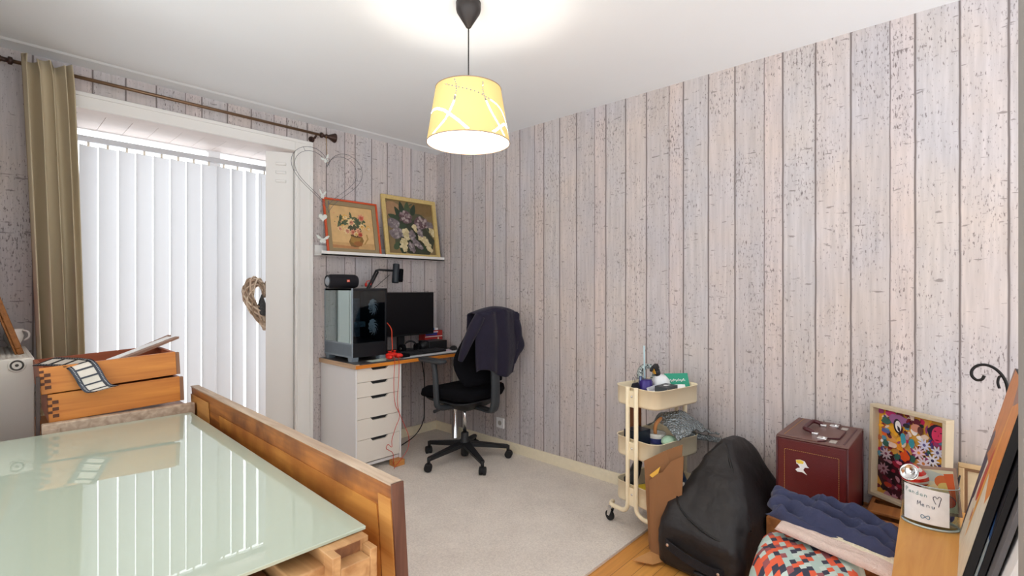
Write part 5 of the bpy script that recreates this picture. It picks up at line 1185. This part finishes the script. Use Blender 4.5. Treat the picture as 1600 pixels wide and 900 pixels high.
# local frame: x along the wall (towards -Y), y out of the wall, z up
Wc, Hc, Dc = .312, .412, .046
Mc = Matrix.Translation((2.765, .352, .340)) @ rot('Z', -90 - 31) @ rot('X', -2)
m_ = MB()
for q in ((0, Wc, 0, .014), (0, Wc, Hc-.014, Hc), (0, .014, .014, Hc-.014), (Wc-.014, Wc, .014, Hc-.014)): m_.box(q[0], q[1], 0, Dc, q[2], q[3], .0015, Mc)
m_.build('box_frame', FX, ct, world=True)
MB().box(.014, Wc-.014, Dc-.006, Dc-.002, .014, Hc-.014, 0, Mc).build('backing', FX, ct, world=True)
S = [('r', .5, .5, .5, .8, 0, (206, 150, 60)), ('b', .2, .85, .3, .2, 0, (224, 160, 40)), ('b', .3, .25, .42, .36, 0, (62, 20, 30)), ('b', .75, .3, .3, .3, 0, (170, 140, 110)), ('r', .5, .5, .52, .08, -30, (214, 150, 80)), ('b', .15, .58, .1, .06, 0, (196, 210, 224))]
PAL = [(196, 40, 84), (150, 60, 110), (52, 96, 84), (34, 44, 40), (214, 92, 40), (232, 168, 44), (222, 196, 176), (70, 60, 120), (86, 140, 160), (238, 232, 226), (120, 30, 40), (178, 100, 60), (96, 30, 44)]
for k in range(190):
    x, y = random.random(), random.random(); low = y < .42 and x < .55
    S.append((random.choice('bblf'), x, y, random.uniform(.025, .075), random.uniform(.02, .06), random.uniform(0, 180), random.choice(((92, 18, 34), (58, 16, 26), (140, 30, 50), (110, 40, 60), (34, 16, 22), (170, 120, 130)) if low else PAL)))
S += [('b', .14, .86, .09, .06, 0, (56, 96, 84)), ('b', .20, .95, .09, .05, 0, (190, 50, 110)), ('b', .32, .90, .14, .10, 0, (150, 96, 140)), ('e', .31, .83, .06, .11, 8, (30, 28, 34)), ('e', .32, .83, .045, .085, 8, (232, 228, 226)), ('b', .33, .80, .02, .05, 20, (40, 34, 44)),
      ('e', .58, .86, .075, .06, 0, (204, 140, 116)), ('b', .64, .84, .05, .07, 0, (96, 52, 44)), ('e', .44, .86, .05, .035, 0, (44, 40, 44)), ('b', .13, .74, .08, .035, -10, (84, 90, 140)),
      ('b', .40, .70, .045, .09, 0, (64, 150, 166)), ('b', .52, .68, .045, .08, 0, (60, 140, 152)), ('l', .46, .74, .05, .03, 80, (170, 140, 150)),
      ('e', .86, .86, .115, .125, -10, (40, 24, 50)), ('e', .88, .85, .085, .12, -10, (216, 56, 98)), ('b', .84, .88, .018, .008, 0, (30, 20, 30)), ('b', .92, .87, .018, .008, 0, (30, 20, 30)), ('b', .87, .79, .03, .01, 0, (150, 20, 50)), ('l', .885, .84, .02, .006, 80, (170, 36, 70))]
for x, y, c1, c2 in ((.70,.70,(206,204,226),(90,84,140)),(.88,.66,(216,214,228),(84,76,120)),(.63,.60,(228,196,206),(232,150,70)),(.82,.56,(226,224,232),(60,54,84)),(.15,.48,(190,170,176),(120,60,80)),(.70,.50,(222,206,214),(200,120,60)),(.12,.30,(160,120,130),(90,40,50))):
    for q in range(9): S.append(('l', x + .055*math.cos(q*.698), y + .04*math.sin(q*.698), .045, .016, q*40, c1))
    S.append(('e', x, y, .022, .022, 0, c2))
S += [('b', .44, .52, .07, .09, 0, (216, 80, 30)), ('b', .34, .60, .10, .04, -25, (226, 140, 40)), ('e', .40, .32, .045, .045, 0, (176, 30, 66)), ('b', .25, .60, .07, .05, 0, (224, 190, 170)), ('b', .2, .13, .07, .04, 0, (170, 60, 40)), ('b', .36, .42, .05, .03, 0, (220, 120, 140))]
picture('collage_image', ct, wm(ct).inverted() @ Mc @ tr(.014, Dc-.0065, .014), Wc-.028, Hc-.028, (206, 150, 60), S)
sf = thing('small_frame', 'small pale wooden frame leaning on the wall behind the glass vase', 'picture', (2.74, .0, .40))
Ms = Matrix.Translation((2.745, .045, .336)) @ Matrix(((0, 1, 0, 0), (-1, 0, 0, 0), (0, 0, 1, 0), (0, 0, 0, 1))) @ rot('X', -8)
m_ = MB()
for q in ((0, .16, 0, .02), (0, .16, .20, .22), (0, .02, .02, .20), (.14, .16, .02, .20)): m_.box(q[0], q[1], 0, .02, q[2], q[3], .004, Ms)
m_.build('frame', mat('pale_moulding', (206, 176, 132), .45, var=(40, .1)), sf, world=True)
m_ = MB()
for q in ((.02, .14, .02, .03), (.02, .14, .19, .20), (.02, .03, .03, .19), (.13, .14, .03, .19)): m_.box(q[0], q[1], .004, .018, q[2], q[3], .002, Ms)
m_.build('inner_moulding', mat('brown_moulding', (130, 96, 66), .5), sf, world=True)
MB().box(.03, .13, .014, .018, .03, .19, 0, Ms).build('image', mat('pale_print', (216, 196, 160), .6, var=(20, .2)), sf, world=True)
tag(MB().box(2.60, 2.80, -.20, .012, 0, .335, .004).build('storage_box', BXW), 'brown wooden box on the floor under the small pale frame', 'box')

# ------------------------------------------------------------------ pine bench with vase, canvases and hook
PINE = wood('yellow_pine', (198, 136, 60), (222, 166, 88), 0, 6, .4, 12)
pb = thing('pine_bench', 'yellow pine bench top carrying the glass vase in the right corner', 'bench', (1.7, -.05, 0))
MB().hexa([(1.19, -.40, .475), (2.325, -.40, .475), (2.325, .190, .475), (1.19, .138, .475), (1.19, -.40, .500), (2.325, -.40, .500), (2.325, .190, .500), (1.19, .138, .500)]).build('bench_top', PINE, pb, world=True)
for x in (1.22, 2.22):
    for y in (-.35, .07): MB().box(x, x+.05, y, y+.05, 0, .475, .004).build('leg', PINE, pb, world=True)
vs = thing('glass_vase', 'oval clear glass vase with a handwritten white paper on its front', 'vase', (2.135, .103, .500), math.radians(4))
VG = clear('vase_glass', (240, 246, 244), .05)
VX, VY = .052, .074
def oval(s_, z, e=0): return [Vector(((VX+e)*s_*math.cos(t_), (VY+e)*s_*math.sin(t_), z)) for t_ in [2*PI*k/48 for k in range(48)]]
m_ = MB(); m_.loft([oval(.90, .0), oval(1, .006), oval(1, .135), oval(.985, .138), oval(.96, .135), oval(.96, .014), oval(.7, .012)]); m_.build('vase_wall', VG, vs)
m_ = MB(); m_.tube([p for p in oval(.985, .137)], .0014, 6, closed=True); m_.tube([p for p in oval(.97, .004)], .004, 6, closed=True); m_.build('glass_rim', mat('glass_rim_pale', (190, 206, 206), .08, .3), vs)
def vp(t_, z, e=.0012): return Vector(((VX+e)*math.cos(t_), (VY+e)*math.sin(t_), z))
ta, tb = math.radians(118), math.radians(218)
m_ = MB(); m_.grid(26, 8, lambda u, v: vp(ta + (tb-ta)*u, .016 + (.116 - .006*u)*v + .002*math.sin(u*3)))
pn = m_.build('paper_note', PAPER, vs)
PEN = mat('grey_pen', (84, 92, 112), .6); PENG = mat('teal_pen', (110, 150, 150), .6); PENB = mat('blue_pen', (40, 100, 130), .6)
def pen(pts, m, r=.0007): MB().tube([vp(ta + (tb-ta)*u, .016 + .114*v, .0020) for u, v in pts], r, 5).build('pen_stroke', m, pn)
def write(word, u0, v0, du, sz, m):
    G = {'P': [(0,0),(0,1),(.5,1.05),(.6,.75),(.3,.55),(0,.55)], 'a': [(.5,.45),(.2,.5),(0,.25),(.2,0),(.45,.1),(.5,.45),(.55,0)], 'n': [(0,0),(0,.5),(.25,.5),(.45,.4),(.5,0)], 'd': [(.5,.4),(.2,.5),(0,.2),(.2,0),(.5,.15),(.5,1),(.55,0)],
         'o': [(.25,.5),(0,.25),(.2,0),(.5,.25),(.25,.5)], 'M': [(0,0),(.08,.95),(.38,.3),(.7,1),(.8,0)], 'e': [(0,.25),(.45,.3),(.25,.5),(0,.25),(.2,0),(.5,.08)], 'm': [(0,0),(0,.5),(.2,.48),(.25,0),(.3,.48),(.5,.45),(.55,0)], 'u': [(0,.5),(.05,.05),(.35,.02),(.5,.5),(.55,0)]}
    for i, c_ in enumerate(word):
        q = [(u0 + du*(i + x*.95), v0 - .03*i*sz*2 + y*sz) for x, y in G[c_]]; pen([(p.x, p.y) for p in smoothpts([(a_, b_, 0) for a_, b_ in q], 3)], m)
write('Pandan', .08, .80, .085, .12, PENG); write('Menu', .36, .50, .095, .13, PEN)
pen([(p.x, p.y) for p in smoothpts([(.72,.62,0),(.68,.72,0),(.67,.80,0),(.71,.83,0),(.74,.78,0),(.78,.84,0),(.82,.80,0),(.80,.70,0),(.77,.55,0)], 4)], mat('dark_pen', (56, 52, 74), .6), .0009)
pen([(.52 + .085*math.cos(t_)*1.0, .20 + .05*math.sin(2*t_)) for t_ in [2*PI*k/36 for k in range(37)]], PENB, .0009)
def V_(name, label, cat, lx, ly, z):
    c_, s1 = math.cos(math.radians(4)), math.sin(math.radians(4)); return thing(name, label, cat, (2.135 + lx*c_ - ly*s1, .103 + lx*s1 + ly*c_, .5 + z), math.radians(4))
dc = V_('drinks_can', 'red and white striped drinks can tilted in the glass vase', 'can', -.005, .036, .150)
Md = rot('Z', -25) @ rot('Y', -62)
stm, t, b = newmat('red_white_stripes'); co = N(t, 'TexCoord'); wv = N(t, 'TexWave', bands_direction='Z'); wv.inputs['Scale'].default_value = 14; wv.inputs['Distortion'].default_value = .4
cr = N(t, 'ValToRGB'); cr.color_ramp.interpolation = 'CONSTANT'; cr.color_ramp.elements[0].color = lin((204, 44, 38)); cr.color_ramp.elements[1].position = .62; cr.color_ramp.elements[1].color = lin((238, 234, 230))
t.links.new(co.outputs['Object'], wv.inputs['Vector']); t.links.new(wv.outputs[0], cr.inputs[0]); t.links.new(cr.outputs[0], b.inputs['Base Color']); b.inputs['Roughness'].default_value = .25
MB().lathe([(.026, -.06), (.031, -.055), (.031, .038), (.027, .046)], (0,0,0), 30, Md, cap=False).build('can_wall', stm, dc)
MB().lathe([(.026, .045), (.0275, .048), (.024, .049), (.022, .040), (.001, .038)], (0,0,0), 30, Md, cap=False).build('can_lid', CHROME, dc)
cp = V_('art_postcard', 'small postcard with orange and yellow circles standing in the vase', 'postcard', -.020, -.028, .02)
Mp = rot('Z', -86) @ rot('X', -8) @ tr(-.048, 0, .02) @ rot('Y', -5)
MB().box(-.004, .100, 0, .0015, 0, .150, .0003, Mp).build('card', mat('taupe_border', (150, 122, 104), .6), cp)
S = [('b', .3, .85, .5, .2, 0, (168, 178, 170)), ('b', .15, .45, .25, .3, 0, (214, 170, 90)), ('e', .45, .52, .24, .2, 0, (216, 196, 150)), ('e', .66, .72, .24, .24, 0, (196, 96, 36)), ('e', .70, .60, .20, .16, 0, (206, 176, 96)), ('r', .92, .6, .14, .5, 8, (196, 84, 30)), ('e', .70, .26, .28, .24, 0, (52, 60, 66)), ('e', .70, .25, .26, .22, 0, (190, 62, 20)), ('b', .42, .20, .12, .1, 0, (120, 136, 136)), ('b', .2, .15, .2, .14, 0, (206, 160, 84))]
picture('card_image', cp, Mp @ tr(.005, -.0004, .01), .086, .130, (196, 190, 160), S)
pk = V_('pink_brush', 'pink and purple brush lying inside the right side of the vase', 'brush', .005, -.045, .04)
MB().tube([(0, -.004, .0), (0, -.015, .05), (.0, -.022, .085)], [.008, .009, .007], 12).build('pink_handle', mat('pink_plastic', (212, 84, 140), .4), pk)
MB().ball((0, .0, -.002), .016, 1, 1, 1.3).build('purple_head', mat('purple_plastic', (84, 62, 150), .5), pk)
tag(MB().tube([TWv for TWv in ((2.150, .052, .53), (2.160, .038, .64), (2.164, .030, .672))], [.003, .006, .002], 8).build('dark_feather', mat('dark_quill', (58, 50, 50), .6)), 'dark pointed quill sticking out of the right of the vase', 'quill')
m_ = MB(); m_.ball((2.138, .10, .528), .026, 1.4, 1.9, .55)
for v in m_.b.verts: v.co += Vector((0, 0, .006*noise.noise(v.co*60)))
tag(m_.build('tissue_scraps', mat('pale_scraps', (190, 178, 170), .8, var=(60, .4))), 'pale crumpled scraps at the bottom of the glass vase', 'scraps')

# canvases leaning against the wall end
def canvas(label, x0, x1, yb, yt, zt, th, side, image=None, name='painted_canvas'):
    h_ = math.hypot(yb-yt, zt-.5); lean = math.degrees(math.atan2(yb-yt, zt-.5)); o = thing(name, label, 'canvas', ((x0+x1)/2, yb, .5))
    # local: x along the bench, face towards +y
    M = Matrix.Translation((x0, yb, .5006)) @ rot('X', lean)
    MB().box(0, x1-x0, -th, 0, 0, h_, .0012, M).build('canvas_edge', side, o, world=True)
    MF = Matrix.Translation((x1, yb, .5006)) @ rot('X', lean) @ rot('Z', 180)
    if image: picture('canvas_image', o, None or (wm(o).inverted() @ MF @ tr(0, -.0004, 0)), x1-x0, h_, image[0], image[1], .45)
    return o
S = [('r', .5, .2, .6, .46, 0, (222, 212, 190)), ('r', .04, .36, .17, .40, -14, (52, 48, 76)), ('r', .5, .85, .6, .42, 0, (196, 118, 62)), ('r', .5, .99, .6, .16, 0, (150, 110, 96)), ('b', .8, .68, .5, .3, 0, (214, 132, 48)), ('b', .35, .82, .35, .3, 20, (206, 128, 60)), ('b', .05, .56, .22, .10, 30, (96, 80, 92)), ('l', .42, .46, .22, .09, 70, (190, 60, 30)), ('l', .55, .5, .5, .05, 78, (226, 160, 60)), ('b', .22, .12, .12, .25, 0, (226, 218, 200)), ('b', .40, .22, .03, .05, 0, (180, 70, 50))]
BLE = mat('black_canvas_edge', (20, 18, 20), .6)
canvas('orange, navy and white painted canvas leaning beside the glass vase', 1.70, 2.145, .030, -.094, 1.035, .018, BLE, ((196, 118, 62), S))
canvas('dark blue painted canvas leaning directly behind the orange one', 1.655, 2.02, .010, -.108, .99, .012, BLE, ((24, 24, 30), [('b', .8, .3, .2, .4, 30, (40, 80, 130)), ('b', .9, .15, .1, .3, 0, (160, 170, 170))]))
canvas('grey edged canvas, third from the front in the leaning stack', 1.60, 1.86, -.004, -.112, .93, .010, mat('grey_canvas_edge', (96, 94, 96), .6))
canvas('white blank canvas, fourth from the front in the leaning stack', 1.52, 1.80, -.016, -.112, .84, .012, mat('white_canvas_edge', (226, 224, 222), .7))
canvas('white blank canvas at the back of the leaning stack', 1.44, 1.72, -.032, -.120, .80, .012, mat('white_canvas_edge', (226, 224, 222), .7))
hk = thing('scroll_hook', 'black wrought iron scroll hook rising behind the painted canvas', 'hook', (2.45, -.09, .5))
IR = mat('black_iron', (22, 20, 20), .5, .4)
HX = 2.42
def hp_(px, pz): return (HX, px, pz)
MB().tube(smoothpts([hp_(-.092, .0), hp_(-.092, .5), hp_(-.092, .80), hp_(-.089, .92), hp_(-.080, .965), hp_(-.060, .995), hp_(-.035, 1.008), hp_(-.012, 1.003), hp_(.002, .985), hp_(.002, .965), hp_(-.010, .952), hp_(-.024, .956), hp_(-.030, .970)], 6), .0048, 10).build('scroll_stem', IR, hk, world=True)
MB().tube(smoothpts([hp_(-.092, .86), hp_(-.088, .93), hp_(-.078, .968), hp_(-.068, .970), hp_(-.064, .950), hp_(-.068, .930)], 5), .004, 8).build('small_scroll', IR, hk, world=True)
MB().lathe([(.05, 0), (.05, .006), (.01, .012), (.005, .03)], (HX, -.092, 0), 20).build('foot', IR, hk, world=True)
tl = MB(); tl.grid(14, 20, lambda u, v: (1.02 - .02*math.sin(PI*u)*1 + .004*noise.noise((u*5, v*5, 1)), -.046 - .11*u, .50 + .335*v))
tag(tl.build('cream_cloth', mat('cream_cloth', (222, 206, 160), .9, bump=(90, .3)), solid=.014), 'cream cloth hanging at the far right edge in front of the canvases', 'cloth')

# ------------------------------------------------------------------ patterned bag, towel and navy cloth in the foreground
pm, t, b = newmat('checked_fabric'); co = N(t, 'TexCoord'); mp = N(t, 'Mapping'); mp.inputs['Rotation'].default_value = (0, 0, math.radians(-42)); mp.inputs['Scale'].default_value = (36, 58, 22)
t.links.new(co.outputs['Object'], mp.inputs[0]); sp = N(t, 'SeparateXYZ'); t.links.new(mp.outputs[0], sp.inputs[0])
def mth(op, a_, b_=None):
    n = N(t, 'Math', operation=op)
    for i, v in enumerate((a_, b_)):
        if v is None: continue
        if isinstance(v, (int, float)): n.inputs[i].default_value = v
        else: t.links.new(v, n.inputs[i])
    return n.outputs[0]
row = mth('FLOOR', sp.outputs[1]); uu = mth('ADD', sp.outputs[0], mth('MULTIPLY', row, .37)); cell = mth('FLOOR', uu)
cx_ = N(t, 'CombineXYZ'); t.links.new(cell, cx_.inputs[0]); t.links.new(row, cx_.inputs[1])
wn = N(t, 'TexWhiteNoise'); t.links.new(cx_.outputs[0], wn.inputs['Vector'])
cr = N(t, 'ValToRGB'); cr.color_ramp.interpolation = 'CONSTANT'; el = cr.color_ramp.elements
el[0].color = lin((176, 200, 192)); el[1].position = .30; el[1].color = lin((52, 56, 74))
for p_, c_ in ((.54, (226, 96, 62)), (.78, (196, 212, 204)), (.90, (150, 84, 88))): e = el.new(p_); e.color = lin(c_)
t.links.new(wn.outputs[0], cr.inputs[0]); t.links.new(cr.outputs[0], b.inputs['Base Color']); b.inputs['Roughness'].default_value = .7
def mound(name, label, cat, cx, cy, rx, ry, z0, zt, m, yaw=0, pw=3.2, fr=6, am=.012, prof=.32, tilt=(0, 0)):
    mb = MB(); rings = []
    for i in range(13):
        f_ = i/12; z = z0 + (zt-z0)*math.sin(f_*PI/2)**(1.0); s_ = max(.05, math.cos(f_*PI/2*.985))**prof; rg = []
        if i == 12: s_ = .12
        for k in range(56):
            a_ = 2*PI*k/56; c_, s1 = math.cos(a_), math.sin(a_); d = (abs(c_)**pw + abs(s1)**pw)**(-1/pw)
            x, y = rx*s_*d*c_, ry*s_*d*s1; n_ = noise.noise((x*fr, y*fr, z*fr + 3)); n2_ = noise.noise((x*fr*3, y*fr*3, z*fr*3))
            w_ = min(1, f_*4)
            rg.append(Vector((x*(1+.3*n_*am*10), y*(1+.3*n_*am*10), z + w_*(am*n_*1.5 + am*.6*n2_ + tilt[0]*x + tilt[1]*y))))
        rings.append(rg)
    mb.loft(rings); mb.b.transform(Matrix.Translation((cx, cy, 0)) @ rot('Z', yaw))
    return tag(mb.build(name, m), label, cat)
mound('patterned_bag', 'bulging bag in red, teal and navy checks at the bottom of the picture', 'bag', 1.93, .415, .27, .19, 0.0, .385, pm, 8, prof=.30)
PKT = mat('pale_pink_towel', (226, 204, 192), .95, bump=(260, .6)); CRT = mat('cream_towel', (226, 216, 190), .95, bump=(260, .6)); NVC = mat('navy_cloth', (62, 66, 92), .9, bump=(70, .25), spec=.15, sheen=.1)
def cloth(name, label, cat, c, u_, v_, hu, hv, th, m, amp, fr, seed, crumple=0.0, edge=.35, ridges=0):
    """folded or crumpled cloth: a rounded slab on the directions u_,v_ with folds on its upper side"""
    mb = MB(); c = Vector(c); u_ = Vector(u_).normalized(); v_ = Vector(v_).normalized(); n_ = u_.cross(v_).normalized()
    if n_.z < 0: n_ = -n_
    def side(s_):
        def fn(a_, b_):
            x, y = a_*2-1, b_*2-1; e = max(0, 1 - abs(x)**6)**edge * max(0, 1 - abs(y)**6)**edge
            k = noise.noise((x*fr + seed, y*fr, seed)); k2 = noise.noise((x*fr*2.7, y*fr*2.7 + seed, 1.7)); r_ = math.sin((x*.45 + y*1.0 + .35*k)*ridges*PI) if ridges else 0
            w_ = 1 + crumple*noise.noise((x*1.5 + seed, y*1.5, 9)); h_ = th*e*(.5 if s_ < 0 else 1) + (amp*(k + .5*k2) + .55*amp*r_)*e*(s_ > 0)
            return c + u_*hu*x*(w_ if s_ > 0 or True else 1) + v_*hv*y*w_ + n_*(h_ if s_ > 0 else -h_*.5)
        return fn
    mb.grid(46, 34, side(1)); mb.grid(46, 34, side(-1)); bmesh.ops.remove_doubles(mb.b, verts=mb.b.verts, dist=1e-4)
    return tag(mb.build(name, m), label, cat)
cloth('folded_towel', 'folded cream towel lying under the navy cloth', 'towel', (2.055, .325, .412), (-.15, -1, -.03), (1, -.1, .0), .165, .085, .020, CRT, .004, 2, 3)
cloth('pink_towel', 'pale pink towel folded along the front of the patterned bag pile', 'towel', (1.965, .345, .402), (-.18, -1, -.06), (1, -.1, .15), .180, .040, .022, PKT, .004, 2, 8)
cloth('navy_cloth', 'crumpled navy blue cloth piled on top of the folded towels', 'cloth', (2.09, .372, .432), (-.12, -1, -.04), (1, -.1, .10), .205, .110, .034, NVC, .030, 2.3, 5, .25, .40, 3.1)
